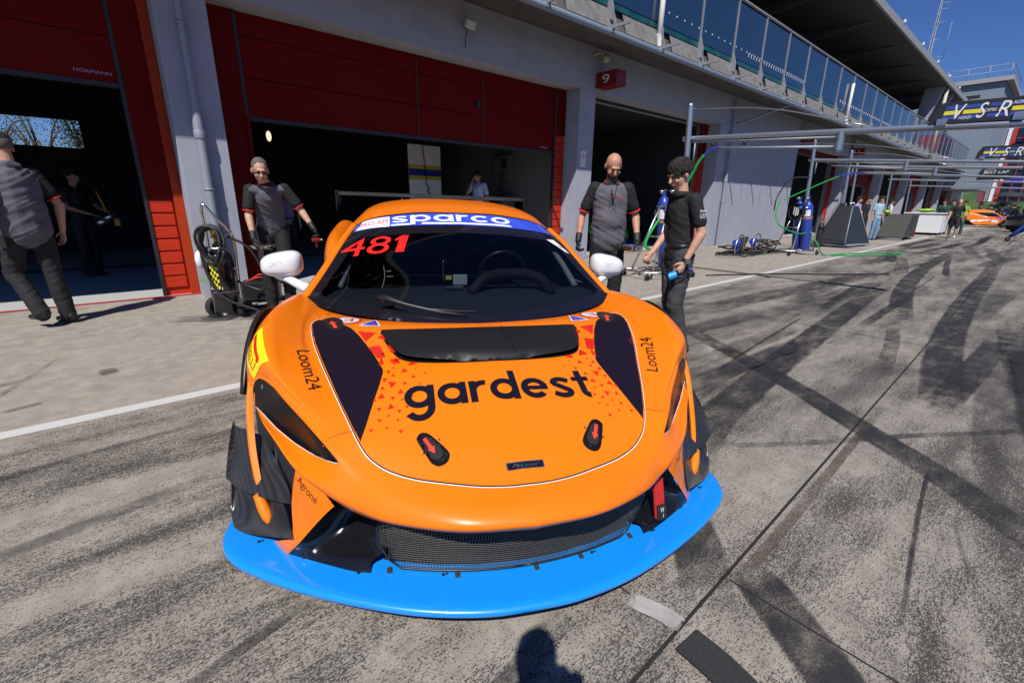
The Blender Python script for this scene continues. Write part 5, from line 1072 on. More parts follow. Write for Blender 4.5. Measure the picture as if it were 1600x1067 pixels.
# --- bottle trolleys
def trolley(x, y, rz, label, nb=2, drum=True):
    t = thing('bottle_trolley', label, 'bottle trolley', (x, y, 0), rz, 'blue gas bottle trolleys')
    b = B()
    for s in (1, -1): cyl(b, (-.55, s*.32, .13), (.55, s*.32, .13), .018, n=8)
    for xx in (-.55, 0, .55): cyl(b, (xx, -.32, .13), (xx, .32, .13), .018, n=8)
    for s in (1, -1):
        cyl(b, (-.40, s*.28, .13), (-.02, s*.10, 1.28), .020, n=8); cyl(b, (.45, s*.28, .13), (.02, s*.10, 1.28), .020, n=8)
    cyl(b, (0, -.2, 1.28), (0, .2, 1.28), .02, n=8); cyl(b, (-.2, -.2, .75), (-.2, .2, .75), .015, n=8); obj('trolley_frame', b, M_steel, t, smooth=True)
    for xx, yy in ((-.55, -.32), (.55, -.32), (-.55, .32), (.55, .32)):
        b = B(); lathe(b, [(.02, -.02), (.05, -.02), (.055, 0), (.05, .02), (.02, .02)], (xx, yy, .055), 'Y', 18); cyl(b, (xx, yy, .055), (xx, yy, .13), .014, n=8); obj('castor', b, M_rub, t, smooth=True)
    for k in range(nb):
        yy = (-.13, .13)[k] if nb == 2 else 0; rot = Matrix.Rotation(R_(-9), 4, 'Y') ; b = B()
        lathe(b, [(0, 0), (.115, 0), (.125, .03), (.125, 1.12), (.11, 1.22), (.06, 1.30), (.035, 1.32), (.035, 1.40), (0, 1.40)], (0, 0, 0), 'Z', 24); bmesh.ops.transform(b, matrix=Matrix.Translation((.28, yy, .15)) @ rot, verts=b.verts); bt = obj('gas_bottle', b, M_bott, t, smooth=True, sharp=40)
        b = B(); lathe(b, [(.1262, .93), (.1265, 1.10)], (0, 0, 0), 'Z', 20, a0=150, a1=250); bmesh.ops.transform(b, matrix=Matrix.Translation((.28, yy, .15)) @ rot, verts=b.verts); obj('bottle_label', b, M_stw, bt, smooth=True)
        b = B(); lathe(b, [(.1270, .86), (.1275, .90)], (0, 0, 0), 'Z', 24); bmesh.ops.transform(b, matrix=Matrix.Translation((.28, yy, .15)) @ rot, verts=b.verts); obj('bottle_strap', b, mat('strap_orange', (.6, .25, .05), .5), bt, smooth=True)
        b = B(); cyl(b, (.05, yy, 1.50), (.05, yy+.08, 1.56), .03); cyl(b, (-.02, yy, 1.53), (.12, yy, 1.57), .014); obj('valve', b, M_steel, bt)
    if drum:
        b = B(); lathe(b, [(0, -.07), (.20, -.07), (.22, -.05), (.22, .05), (.20, .07), (0, .07)], (-.12, 0, 1.18), 'X', 28); dm = obj('hose_drum', b, M_gb, t, smooth=True, sharp=40); b = B(); bx(b, -.195, -.191, -.10, -.06, 1.08, 1.30); bx(b, -.195, -.191, -.04, -.0, 1.06, 1.28); bx(b, -.195, -.191, .03, .06, 1.10, 1.30); obj('drum_text', b, M_stw, dm)
        b = B(); lathe(b, [(0, 0), (.05, .005), (.05, .01)], (-.20, -.12, 1.28), 'X', 18); obj('blue_cap', b, mat('cap_blue', (.02, .12, .7), .4), dm)
    return t
tr2 = trolley(14.75, 4.75, R_(-20), 'bottle trolley with two upright blue bottles and black hose drum before the plain wall')
tr1 = trolley(7.75, 4.72, R_(-15), 'near blue bottle trolley half hidden behind the two standing men', 2, False)
# wheel guns and coiled hoses heaped on the ground
t = thing('hose_heap', 'heap of coiled black hoses with two wheel guns on the ground by the plain wall', 'hoses', (13.6, 5.55, 0)); t.scale = (1.2, 1.2, 1.25); b = B(); rnd = random.Random(5)
for k in range(12):
    cx, cy_, rr = rnd.uniform(-.9, 1.2), rnd.uniform(-.3, .3), rnd.uniform(.18, .36); tube(b, [(cx+rr*math.cos(a), cy_+rr*.8*math.sin(a), .03+.02*k+.02*math.sin(3*a)) for a in np.linspace(0, 6.2, 10)], .018, n=6, per=4)
for k in range(6): tube(b, [(rnd.uniform(-.9, 1.4), rnd.uniform(-.4, .4), .03) for _ in range(5)], .014, n=6, per=5)
obj('hose_coil', b, M_hose, t, smooth=True)
for xx in (-.55, .35):
    b = B(); cyl(b, (xx-.12, 0, .27), (xx+.16, .06, .27), .075, n=16); cyl(b, (xx+.16, .06, .27), (xx+.26, .08, .27), .04, n=14); bx(b, xx-.03, xx+.05, -.02, .06, .08, .24); obj('wheel_gun', b, M_bott, t)
    b = B(); tube(b, [(xx-.2, -.05, .05), (xx-.22, -.05, .25), (xx-.05, -.05, .42), (xx+.2, -.03, .40), (xx+.28, -.02, .1)], .014); obj('gun_frame', b, M_steel, t, smooth=True)
b = B(); box(b, (-.1, .1, .24), (.42, .04, .30), Matrix.Rotation(.3, 3, 'X'), bev=.01); obj('grey_case', b, mat('case_grey', (.10, .10, .09), .6), t)
# black triangular boards at the base of the third gantry
t = thing('gantry_base', 'black triangular side boards standing on a low dolly before the far garages', 'gantry base', (19.6, 4.85, 0), R_(-8))
for k, (yy, h, w_) in enumerate(((-.50, 1.35, .95), (.45, 1.45, 1.05))):
    b = B(); prism(b, [(-w_, yy, .09), (w_, yy, .09), (.25, yy*.45, h), (-.25, yy*.45, h)], (0, .03, 0)); pb = obj('triangle_board', b, M_dkb, t); b = B()
    for a, c in (((-w_, yy-.01, .09), (-.25, yy*.45-.01, h)), ((w_, yy-.01, .09), (.25, yy*.45-.01, h)), ((-w_, yy-.01, .09), (w_, yy-.01, .09))): cyl(b, a, c, .016, n=8)
    obj('board_edge', b, M_galv, pb)
b = B(); prism(b, [(-.95, -.5, .09), (-.25, -.22, 1.35), (-.25, .2, 1.35), (-1.0, .45, .09)], (.02, 0, 0)); obj('end_board', b, M_dkb, t)
b = B(); box(b, (0, 0, .07), (2.1, 1.1, .05), bev=.01); obj('dolly', b, M_galv, t)
b = B(); ell(b, (-.1, -.1, 1.42), (.06, .05, .05)); ell(b, (.08, -.1, 1.44), (.06, .05, .05)); obj('gauges', b, M_steel, t)
t = thing('small_cylinder_cart', 'small dark cylinder cart with pale valve standing left of the triangular boards', 'cylinder cart', (18.2, 5.15, 0)); b = B(); lathe(b, [(0, .05), (.13, .05), (.13, .62), (.08, .74), (0, .76)]); obj('cylinder', b, M_sb, t, smooth=True, sharp=40); b = B(); tube(b, [(-.16, .06, .1), (-.16, .06, .9), (-.1, .02, 1.05), (.1, .02, 1.05), (.16, .06, .9), (.16, .06, .1)], .016); obj('cart_frame', b, M_chr, t, smooth=True); b = B(); ell(b, (0, 0, .84), (.09, .07, .07)); obj('valve_head', b, mat('valve_pale', (.35, .36, .25), .5), t); b = B(); cyl(b, (-.25, 0, .1), (.25, 0, .1), .1, n=18); obj('cart_wheels', b, M_rub, t)
# slanted dark table, white tanks, far clutter
t = thing('work_table', 'dark covered work table with slanted side in front of the far garages', 'table', (26.2, 4.5, 0)); b = B(); prism(b, [(-1.2, -.45, .12), (1.2, -.45, .12), (1.2, -.45, 1.05), (-.4, -.45, 1.05)], (0, .9, 0), bev=.02); obj('table_cover', b, mat('cover_dark', (.05, .052, .045), .6, var=.3), t); b = B(); bx(b, .6, .85, -.5, -.46, .1, .4); obj('red_pouch', b, mat('pouch_red', (.15, .02, .02), .7), t)
for xx in (-1.1, 1.0):
    b = B(); cyl(b, (xx, -.4, .08), (xx, .4, .08), .08, n=16); obj('table_wheel', b, M_steel, t)
t = thing('white_cabinet', 'large white cabinet on wheels beside the walking man in black', 'cabinet', (33.0, 4.55, 0)); M_wb = mat('cab_white', (.72, .73, .74), .6); b = B(); bx(b, -1.2, 1.2, -.75, .75, .12, 1.05, bev=.02); obj('cabinet_body', b, M_wb, t); b = B(); bx(b, -1.25, 1.25, -.80, .80, 1.055, 1.10, bev=.01); obj('cabinet_top', b, M_wb, t)
t = thing('green_cover', 'bright yellow green cloth on the stand behind the white cabinet', 'cloth', (34.6, 4.9, 1.1)); b = B(); ell(b, (0, 0, .12), (.34, .40, .08)); 
for v in b.verts: v.co += Vector((0, 0, .05*noise.noise(v.co*6)))
obj('cloth', b, mat('hi_vis', (.28, .58, .03), .6), t, smooth=True)
b = B(); ell(b, (25.7, 4.9, 1.15), (.14, .12, .08)); tag(obj('neon_bag', b, mat('hi_vis', (.28, .58, .03), .6), smooth=True), 'small neon green bag on the dark covered table', 'bag')
t = thing('tool_trolley', 'low trolley with slanted blue and white tubes at the right edge of the lane', 'trolley', (29.5, .85, 0)); t.scale = (.75, .75, .75); b = B(); tube(b, [(0, .45, .25), (0, .0, .9), (0, -.5, 1.3)], .08, n=8, per=2); tube(b, [(.3, .5, .2), (.3, -.3, .9)], .07, n=8, per=2); obj('blue_tubes', b, M_bott, t); b = B(); tube(b, [(-.1, .3, .1), (-.1, -.4, .9)], .03, n=8, per=2); obj('white_bar', b, M_stw, t)
for yy in (.5, -.4): b = B(); lathe(b, [(.03, -.04), (.13, -.04), (.13, .04), (.03, .04)], (-.1, yy, .13), 'X', 18); obj('trolley_wheel', b, M_rub, t)
for i, (x, y) in enumerate(((56, 3.0), (60, 2.3))):
    t = thing('pit_umbrella', ('left dark umbrella over the far crowd', 'right dark umbrella over the far crowd')[i], 'umbrella', (x, y, 0), 0, 'dark umbrellas over the crowd'); b = B(); lathe(b, [(0, 2.75), (.5, 2.62), (1.0, 2.38), (1.02, 2.35), (0, 2.6)], n=10); obj('canopy', b, mat('umb', (.03, .035, .05), .6), t); b = B(); cyl(b, (0, 0, 0), (0, 0, 2.7), .025, n=8); obj('pole', b, M_steel, t)
# --- distant racing cars: same kind of shell as the near one, without its lettering
def far_car(loc, rz, label, cm_, extra):
    t = thing('race_car', label, 'race car', loc, rz, 'race cars farther down the lane')
    for nm in ('body', 'roof', 'windscreen', 'side_window', 'splitter', 'wheel', 'rear_wing', 'undertray', 'corner_panel', 'windscreen_pillar'):
        for c in [k for k in kids(car) if k.name.split('.')[0] == nm]:
            n_ = copy_tree(c, t)
            if nm in ('body', 'roof', 'corner_panel', 'windscreen_pillar', 'splitter'):
                n_.data = c.data.copy(); n_.data.materials[0] = cm_
    return t
M_fo = mat('far_orange', (.85, .20, .01), .35, coat=.5)
t = far_car((52.0, 1.3, 0), R_(8), 'orange race car with green nose and number 107 parked among the far crowd', M_fo, 0)
def side_patch(par, nm, m_, loops, s=-1):
    bv = BVHTree.FromBMesh(BODYBM); b = B()
    def fn(u, v):
        r = bv.ray_cast(Vector((s*3, u, v)), Vector((-s, 0, 0))); return r[0]+Vector((s*.006, 0, 0)) if r[0] else None
    decal(b, loops, fn, .1); bmesh.ops.recalc_face_normals(b, faces=b.faces); return obj(nm, b, m_, par, smooth=True)
side_patch(t, 'white_swoosh', M_stw, [[(3.3, .35), (2.2, .5), (2.2, .6), (3.3, .5)]]); side_patch(t, 'green_nose', mat('far_green', (.10, .45, .04), .4), [[(.55, .50), (1.0, .56), (1.3, .76), (.7, .72)]]); side_patch(t, 'blue_patch', mat('far_blue', (.05, .10, .5), .4), [[(1.3, .74), (1.7, .62), (2.0, .76), (1.5, .79)]]); side_patch(t, 'number_disc', M_stw, [[(2.1, .36), (1.75, .36), (1.75, .56), (2.1, .56)]])
side_patch(t, 'car_number', M_ink, norm_loops([[(-x, y) for x, y in l] for l in text_loops('107', bold=.04)], 1.78, 2.07, .39, .53))
t = far_car((44, -2.3, 0), R_(30), 'black and teal race car at the right edge of the lane', mat('far_dark', (.02, .03, .04), .35, coat=.5), 0); side_patch(t, 'teal_roofline', mat('far_teal', (.02, .35, .36), .4), [[(1.6, .70), (3.2, .82), (3.4, .95), (1.5, .77)]]); side_patch(t, 'red_patch', M_rw, [[(2.2, .4), (2.8, .4), (2.8, .5), (2.2, .5)]])
# ================================================================ TREES
M_bark = mat('bark', (.09, .07, .05), .9, var=.3)
def leafmat(nm, c):
    m = bpy.data.materials.new(nm); m.use_nodes = True; n = m.node_tree; b = n.nodes['Principled BSDF']; L = n.links.new; N = n.nodes.new
    oi = N('ShaderNodeNewGeometry'); r = N('ShaderNodeValToRGB'); L(oi.outputs['Random Per Island'], r.inputs[0]); r.color_ramp.elements[0].color = (*[k*.5 for k in c], 1); r.color_ramp.elements[1].color = (*[min(1, k*1.6) for k in c], 1)
    L(r.outputs[0], b.inputs['Base Color']); b.inputs['Roughness'].default_value = .6; return m
M_leaf = leafmat('leaf', (.06, .11, .03)); M_leafd = leafmat('leaf_dark', (.03, .06, .02))
def tree(loc, h, r, label, seed, dens=900, leaf=.16, m=None, group=None):
    rnd = random.Random(seed); t = thing('leafy_tree', label, 'tree', loc, 0, group); b = B()
    tube(b, [(0, 0, 0), (.1, .05, h*.35), (0, .1, h*.65)], [h*.03, h*.022, h*.01], n=8, per=3); tips = []
    for k in range(9):
        a = rnd.uniform(0, 6.28); e = Vector((math.cos(a)*r*rnd.uniform(.4, .85), math.sin(a)*r*rnd.uniform(.4, .85), h*rnd.uniform(.55, .95))); s_ = Vector((0, .05, h*rnd.uniform(.3, .55))); tube(b, [s_, s_.lerp(e, .5)+Vector((0, 0, .1*h)), e], [h*.012, h*.007, h*.003], n=5, per=3); tips += [e, s_.lerp(e, .7)+Vector((0, 0, .07*h))]
    obj('trunk', b, M_bark, t, smooth=True); b = B()
    for k in range(dens):
        c = rnd.choice(tips); p = c+Vector((rnd.gauss(0, r*.2), rnd.gauss(0, r*.2), rnd.gauss(0, h*.07))); s_ = leaf*rnd.uniform(.5, 1.2); u = Vector((rnd.gauss(0, 1), rnd.gauss(0, 1), rnd.gauss(0, 1))).normalized(); v = u.orthogonal().normalized()
        b.faces.new([b.verts.new(p+q) for q in (u*s_, v*s_*.5, -u*s_, -v*s_*.5)])
    obj('crown', b, m or M_leaf, t); return t
tree((-3.0, 30, 0), 5.4, 1.7, 'sparse tree seen at the left of the rear garage window', 3, 700, .05, group='trees behind the garages'); tree((-1.6, 29.5, 0), 5.6, 1.5, 'thin branched tree in the middle of the rear garage window', 4, 600, .05, group='trees behind the garages'); tree((-.2, 29, 0), 5.6, 1.4, 'denser green tree at the right of the rear garage window', 5, 3600, .065, m=M_leafd, group='trees behind the garages')
b = B(); V = []
for i in range(25):
    x = 110+i*4; V.append([Vector((x+8*math.sin(j*1.3), 30-j*9, max(0, 9*math.sin(min(1, i/8)*1.57)*math.exp(-((j-4)/4.5)**2))+.4*noise.noise(Vector((i*.7, j*.7, 0))))) for j in range(10)])
for r0, r1 in zip(V, V[1:]):
    for j in range(9): f = b.faces.new([b.verts.new(p) for p in (r0[j], r1[j], r1[j+1], r0[j+1])]); f.smooth = True
bmesh.ops.remove_doubles(b, verts=b.verts, dist=.001); tag(obj('grassy_hill', b, mat('grass', (.07, .13, .03), .9, var=.4, vscale=.4), smooth=True), kind='structure')
for i in range(7):
    x, y = 100+i*5.5, 8-i*3.0; tree((x, y, 1), 7.5, 3.4, ['round dark tree behind the far crowd', 'dark tree left of the striped tower foot', 'broad tree on the far bank', 'tree on the bank above the umbrellas', 'tall tree on the right of the bank', 'small tree low on the bank', 'last tree at the right edge of the bank'][i], 20+i, 700, .5, m=M_leafd, group='trees on the far bank')
# ================================================================ PEOPLE
def skinmat(nm, c):
    m = mat(nm, c, .5, var=.10, vscale=14, bump=.05, bscale=120); b = m.node_tree.nodes['Principled BSDF']; b.inputs['Subsurface Weight'].default_value = .12; b.inputs['Subsurface Radius'].default_value = (.02, .008, .004); b.inputs['Subsurface Scale'].default_value = .5; return m
M_skin = skinmat('skin', (.50, .25, .16)); M_skin2 = skinmat('skin_fair', (.56, .31, .21)); M_skin3 = skinmat('skin_dark', (.30, .15, .10))
def cloth(nm, c, r=.85): return mat(nm, c, r, var=.18, vscale=9, bump=.25, bscale=30)
M_cblk = cloth('cloth_black', (.012, .012, .014)); M_cgry = cloth('cloth_grey', (.105, .10, .125)); M_char = cloth('cloth_charcoal', (.045, .045, .05)); M_trim = mat('trim_red', (.6, .02, .015), .6); M_glove = cloth('glove_black', (.015, .015, .016), .5)
M_hairg = mat('hair_grey', (.12, .10, .085), .8, bump=.6, bscale=300); M_haird = mat('hair_dark', (.018, .013, .010), .6, bump=.8, bscale=200); M_beard = mat('beard', (.05, .03, .024), .9, bump=.6, bscale=400)
def cap_(bm, p0, p1, r0, r1, flat=1.0, side=(1, 0, 0), n=12):
    """closed tapered capsule; the cross-section is squeezed to `flat` across `side`"""
    p0, p1 = Vector(p0), Vector(p1); d = (p1-p0); L_ = d.length; d = d/L_ if L_ > 1e-6 else Vector((0, 0, 1)); s = Vector(side); u = (s-d*s.dot(d)); u = u.normalized() if u.length > 1e-3 else d.orthogonal().normalized(); v = d.cross(u)
    R = []
    for a in (-75, -45, -15): R.append((p0+d*r0*math.sin(R_(a)), r0*math.cos(R_(a))))
    for a in (15, 45, 75): R.append((p1+d*r1*math.sin(R_(a)), r1*math.cos(R_(a))))
    rg = [[bm.verts.new(c+(u*math.cos(2*math.pi*k/n)+v*flat*math.sin(2*math.pi*k/n))*r) for k in range(n)] for c, r in R]
    for a, b in zip(rg, rg[1:]):
        for k in range(n): bm.faces.new((a[k], a[(k+1) % n], b[(k+1) % n], b[k]))
    bm.faces.new(rg[0][::-1]); bm.faces.new(rg[-1])
def melt(name, bm, m, parent, voxel=.01, smooth=3, fac=.5, fold=0):
    me = bpy.data.meshes.new(name); bmesh.ops.recalc_face_normals(bm, faces=bm.faces); bm.to_mesh(me); bm.free()
    o = bpy.data.objects.new(name, me); COL.objects.link(o); md = o.modifiers.new('r', 'REMESH'); md.mode = 'VOXEL'; md.voxel_size = voxel; md.use_smooth_shade = True
    ms = o.modifiers.new('s', 'SMOOTH'); ms.iterations = smooth; ms.factor = fac
    dg = bpy.context.evaluated_depsgraph_get(); dg.update(); nm = bpy.data.meshes.new_from_object(o.evaluated_get(dg)); o.modifiers.clear(); o.data = nm; bpy.data.meshes.remove(me); nm.materials.clear(); nm.materials.append(m)
    if fold:
        co = np.empty(len(nm.vertices)*3, 'f'); nm.vertices.foreach_get('co', co); co = co.reshape(-1, 3); no = np.array([v.normal[:] for v in nm.vertices]); sd = Vector((parent.location.x*3.1, parent.location.y*1.7, 0)) if parent else Vector()
        dd = []
        for x, y, z in co:
            q = Vector((x, y, z)); a = noise.noise(Vector((x*9, y*9, z*4.5))+sd); c_ = noise.noise(Vector((x*5+z*9, y*6, z*16+x*8))+sd*2); dd.append(a*.55+(1-abs(c_)*3.2)*.55 if abs(c_) < .3 else a*.55)
        co += no*np.array(dd)[:, None]*fold; nm.vertices.foreach_set('co', co.astype('f').ravel()); nm.update()
    nm.polygons.foreach_set('use_smooth', [True]*len(nm.polygons)); o.parent = parent; return o
BASE = dict(pel=(0, 0, .96), wai=(0, 0, 1.10), che=(0, -.005, 1.30), nec=(0, .01, 1.47), hea=(0, -.015, 1.625),
            shL=(.175, 0, 1.405), elL=(.235, .03, 1.13), wrL=(.25, -.04, .89), shR=(-.175, 0, 1.405), elR=(-.235, .03, 1.13), wrR=(-.25, -.04, .89),
            hiL=(.09, 0, .92), knL=(.10, -.02, .50), anL=(.10, .02, .09), hiR=(-.09, 0, .92), knR=(-.10, -.02, .50), anR=(-.10, .02, .09))
def person(label, loc, rz, h=1.75, J=None, skin=None, shirt=None, sleeve=None, trousers=None, shoes=None, hair=None, beard=False, gloves=False, cap=None, fat=1.0, hp=0, hy=0, glasses=False, detail=2, shorts=False, trim=None, grip=0.6, toe=None, group=None, collar=None, longsl=False):
    K = {k: Vector(v) for k, v in BASE.items()}
    for k, v in (J or {}).items(): K[k] = Vector(v)
    t = thing('person', label, 'person', loc, rz, group); sc = h/1.75; t.scale = (sc, sc, sc)
    vx = {2: .007, 1: .016, 0: .028}[detail]; cvx = {2: .012, 1: .02, 0: .032}[detail]
    skin = skin or M_skin; b = B(); X = (K['shL']-K['shR']).normalized()
    # head
    HM = Matrix.Rotation(R_(hy), 3, 'Z') @ Matrix.Rotation(R_(hp), 3, 'X'); c = K['hea']; hd = lambda x, y, z: c+HM @ Vector((x, y, z))
    ell(b, hd(0, .012, .035), (.073, .092, .085), HM, 20); ell(b, hd(0, -.022, -.02), (.060, .068, .085), HM, 16); ell(b, hd(0, -.045, -.078), (.034, .034, .030), HM, 12)
    cap_(b, hd(0, .015, -.03), K['nec']+Vector((0, 0, -.04)), .052, .060, .95, X)
    if detail:
        cap_(b, hd(0, -.088, .012), hd(0, -.108, -.022), .010, .015); ell(b, hd(0, -.084, .030), (.050, .014, .010), HM, 10); ell(b, hd(0, -.083, -.052), (.024, .012, .008), HM, 10)
        for s in (1, -1): ell(b, hd(s*.077, .012, -.005), (.010, .020, .032), HM, 10); ell(b, hd(s*.040, -.068, -.025), (.022, .018, .018), HM, 10)
    # trunk core
    cap_(b, K['nec'], K['che'], .055, .10, .7, X); cap_(b, K['che'], K['pel'], .11, .12, .65, X); cap_(b, K['shL'], K['shR'], .042, .042)
    for s, a, e, w_ in ((1, 'shL', 'elL', 'wrL'), (-1, 'shR', 'elR', 'wrR')):
        cap_(b, K[a], K[e], .043, .038); cap_(b, K[e], K[w_], .041, .026)
        cap_(b, K[e].lerp(K[w_], .12), K[e].lerp(K[w_], .45), .043, .036)
    for s in 'LR': cap_(b, K['hi'+s], K['kn'+s], .072, .050); cap_(b, K['kn'+s], K['an'+s], .048, .034); cap_(b, K['kn'+s].lerp(K['an'+s], .15)+Vector((0, .015, 0)), K['kn'+s].lerp(K['an'+s], .45)+Vector((0, .018, 0)), .048, .042); f = Vector((0, -1, 0)) if not toe else Vector(toe).normalized(); cap_(b, K['an'+s]+Vector((0, 0, -.045)), K['an'+s]+f*.13+Vector((0, 0, -.06)), .034, .028)
    # hands
    def hand(bb, s, e, w_, g=0.0):
        d = (K[w_]-K[e]).normalized(); inn = Vector((-s, 0, 0)); inn = (inn-d*inn.dot(d)).normalized(); fw = d.cross(inn)*s; fw = fw if fw.y < 0 else -fw       # fw: thumb side, forward
        p = K[w_]+d*.05; cap_(bb, K[w_]+d*.01, K[w_]+d*.085, .026+g, .034+g, .52, fw)
        for i, (o_, l) in enumerate(((.028, .070), (.010, .078), (-.009, .072), (-.027, .058))):
            a = K[w_]+d*.095+fw*o_; c1 = a+(d*math.cos(grip)+inn*math.sin(grip))*l*.5; c2 = c1+(d*math.cos(grip*2.2)+inn*math.sin(grip*2.2))*l*.5
            cap_(bb, a-d*.02, c1, .0092+g, .0085+g, n=8); cap_(bb, c1, c2, .0085+g, .007+g, n=8)
        a = K[w_]+d*.035+fw*.030; c1 = a+(fw*.75+d*.65+inn*.25).normalized()*.038; c2 = c1+(d*.85+fw*.15+inn*.5).normalized()*.030; cap_(bb, a, c1, .012+g, .0105+g, n=8); cap_(bb, c1, c2, .0105+g, .008+g, n=8)
    if detail == 2:
        for s, e, w_ in ((1, 'elL', 'wrL'), (-1, 'elR', 'wrR')): hand(b, s, e, w_)
    else:
        for s, e, w_ in ((1, 'elL', 'wrL'), (-1, 'elR', 'wrR')):
            d = (K[w_]-K[e]).normalized(); cap_(b, K[w_], K[w_]+d*.09, .026, .030, .5)
            for o_ in (-.02, 0, .02): cap_(b, K[w_]+d*.09+Vector((0, o_, 0)), K[w_]+d*.16+Vector((-s*.02, o_*1.1, 0)), .011, .009)
    body_ = melt('body', b, skin, t, vx, 4 if detail == 2 else 2, .5)
    if detail == 2:
        for s, e, w_ in ((1, 'elL', 'wrL'), (-1, 'elR', 'wrR')):
            if gloves: bb = B(); hand(bb, s, e, w_, .003); d = (K[e]-K[w_]).normalized(); cap_(bb, K[w_]-d*.02, K[w_]+d*.045, .032, .036); melt('glove', bb, M_glove, t, .006, 2)
        bb = B()
        for s in (1, -1): ell(bb, hd(s*.031, -.0835, .012), (.012, .007, .006), HM, 10)
        obj('eyes', bb, mat('eye_dark', (.03, .02, .018), .3), body_)
        bb = B()
        for s in (1, -1): cap_(bb, hd(s*.014, -.093, .030), hd(s*.052, -.080, .032), .0032, .0026, n=6)
        obj('eyebrows', bb, M_haird, body_, smooth=True); bb = B(); cap_(bb, hd(-.020, -.094, -.053), hd(.020, -.094, -.053), .0045, .0045, n=6); obj('lips', bb, mat('lips', (.30, .11, .09), .5), body_, smooth=True)
    # clothes
    F_ = fat; b = B()
    cap_(b, K['nec']+Vector((0, 0, -.045)), K['che'], .085*F_, .155*F_, .66, X); cap_(b, K['che'], K['wai'], .160*F_, .152*F_, .72, X); cap_(b, K['wai'], K['pel']+Vector((0, 0, -.02)), .152*F_, .160*F_, .74, X); cap_(b, K['shL']+X*-.03, K['shR']+X*.03, .062, .062, .9)
    if F_ > 1.08: ell(b, K['wai']+Vector((0, -.03, .02)), (.145*F_, .115*F_, .17), None, 16); cap_(b, K['wai'], K['pel']+Vector((0, 0, .0)), .158*F_, .160*F_, .76, X)
    melt('shirt', b, shirt or M_cblk, t, cvx, 4, fold=.014 if detail else 0)
    for s, a, e, w_ in ((1, 'shL', 'elL', 'wrL'), (-1, 'shR', 'elR', 'wrR')):
        b = B(); q = K[a].lerp(K[e], .62); cap_(b, K[a]+Vector((-s*.016, 0, .006)), q, .069 if F_ > 1 else .064, .061 if not longsl else .056, .95)
        if longsl: cap_(b, q, K[e], .06, .052); cap_(b, K[e], K[e].lerp(K[w_], .85), .052, .038)
        sv = melt('sleeve', b, sleeve or shirt or M_cblk, t, cvx, 3, fold=.006 if detail else 0)
        if trim:
            d = (K[e]-K[a]).normalized(); b = B(); cyl(b, q+d*.042, q+d*.056, .060, .058, n=20); obj('cuff_trim', b, trim, sv, smooth=True)
    if trim or collar:
        b = B(); nk = K['nec']+Vector((0, -.005, -.005)); lathe(b, [(.064, .012), (.070, .014), (.088, -.022), (.080, -.026)], nk, 'Z', 24); obj('collar', b, collar or M_cblk, t, smooth=True)
        if trim:
            b = B()
            for s in (1, -1): tube(b, [nk+Vector((s*.052, .045, .018)), nk+Vector((s*.072, 0, .017)), nk+Vector((s*.055, -.045, .006)), nk+Vector((s*.022, -.085, -.035))], .005, n=6)
            obj('collar_piping', b, trim, t, smooth=True)
    b = B(); cap_(b, K['pel']+Vector((0, 0, .03)), K['pel']+Vector((0, 0, -.06)), .138*min(F_, 1.1), .145*min(F_, 1.1), .74, X)
    for s in 'LR':
        cap_(b, K['hi'+s], K['kn'+s], .096, .074)
        if shorts: cap_(b, K['kn'+s], K['kn'+s]+Vector((0, 0, -.02)), .078, .078)
        else: cap_(b, K['kn'+s], K['an'+s], .073, .066); cap_(b, K['an'+s], K['an'+s]+Vector((0, -.01, -.03)), .066, .062)
    melt('trousers', b, trousers or M_cblk, t, cvx, 3, fold=.011 if detail else 0)
    if detail and F_ < 1.08:
        b = B(); cyl(b, K['pel']+Vector((0, 0, .055)), K['pel']+Vector((0, 0, .092)), .001, .001, n=3); b.free(); b = B(); lathe(b, [(.147*min(F_, 1.1), -.018), (.151*min(F_, 1.1), -.016), (.151*min(F_, 1.1), .016), (.147*min(F_, 1.1), .018)], (0, 0, 0), 'Z', 28); bmesh.ops.transform(b, matrix=Matrix.Translation(K['pel']+Vector((0, 0, .05))) @ Matrix.Diagonal((1, .76, 1, 1)), verts=b.verts); obj('belt', b, M_sb, t, smooth=True)
    for s in 'LR':
        b = B(); f = Vector((0, -1, 0)) if not toe else Vector(toe).normalized(); a = K['an'+s]; cap_(b, a+Vector((0, 0, -.02))-f*.03, a+Vector((0, 0, -.045))+f*.06, .048, .042, .95); cap_(b, a+Vector((0, 0, -.05))+f*.04, a+Vector((0, 0, -.058))+f*.15, .040, .030, .9)
        for v in b.verts:
            if v.co.z < a.z-.088: v.co.z = a.z-.088
        so_ = melt('shoe', b, shoes or M_sb, t, cvx, 2)
    if hair:
        b = B(); short = hair == 'short'; e = .004 if short else .016
        ell(b, hd(0, .022, .045), (.073+e, .090+e, .083+e), HM, 22)
        cut = [v for v in b.verts if (HM.inverted() @ (v.co-c)).y < -.055 and (HM.inverted() @ (v.co-c)).z < (.095 if short else .075) or (HM.inverted() @ (v.co-c)).z < (-.005 if (HM.inverted() @ (v.co-c)).y < .03 else -.045)]
        bmesh.ops.delete(b, geom=cut, context='VERTS')
        if not short:
            rnd = random.Random(9)
            for k in range(120):
                a = rnd.uniform(-2.4, 2.4); z = rnd.uniform(.03, .115); r0 = math.sqrt(max(0, 1-((z-.045)/.1)**2)); p = hd(.085*r0*math.sin(a), .02-.098*r0*math.cos(a), z); q = hd(.094*r0*math.sin(a+.25), .02-.112*r0*math.cos(a+.25), z-.022+rnd.uniform(-.01, .03)); cap_(b, p, q, .012, .006, n=6)
        obj('hair', b, M_hairg if short else M_haird, t, smooth=True)
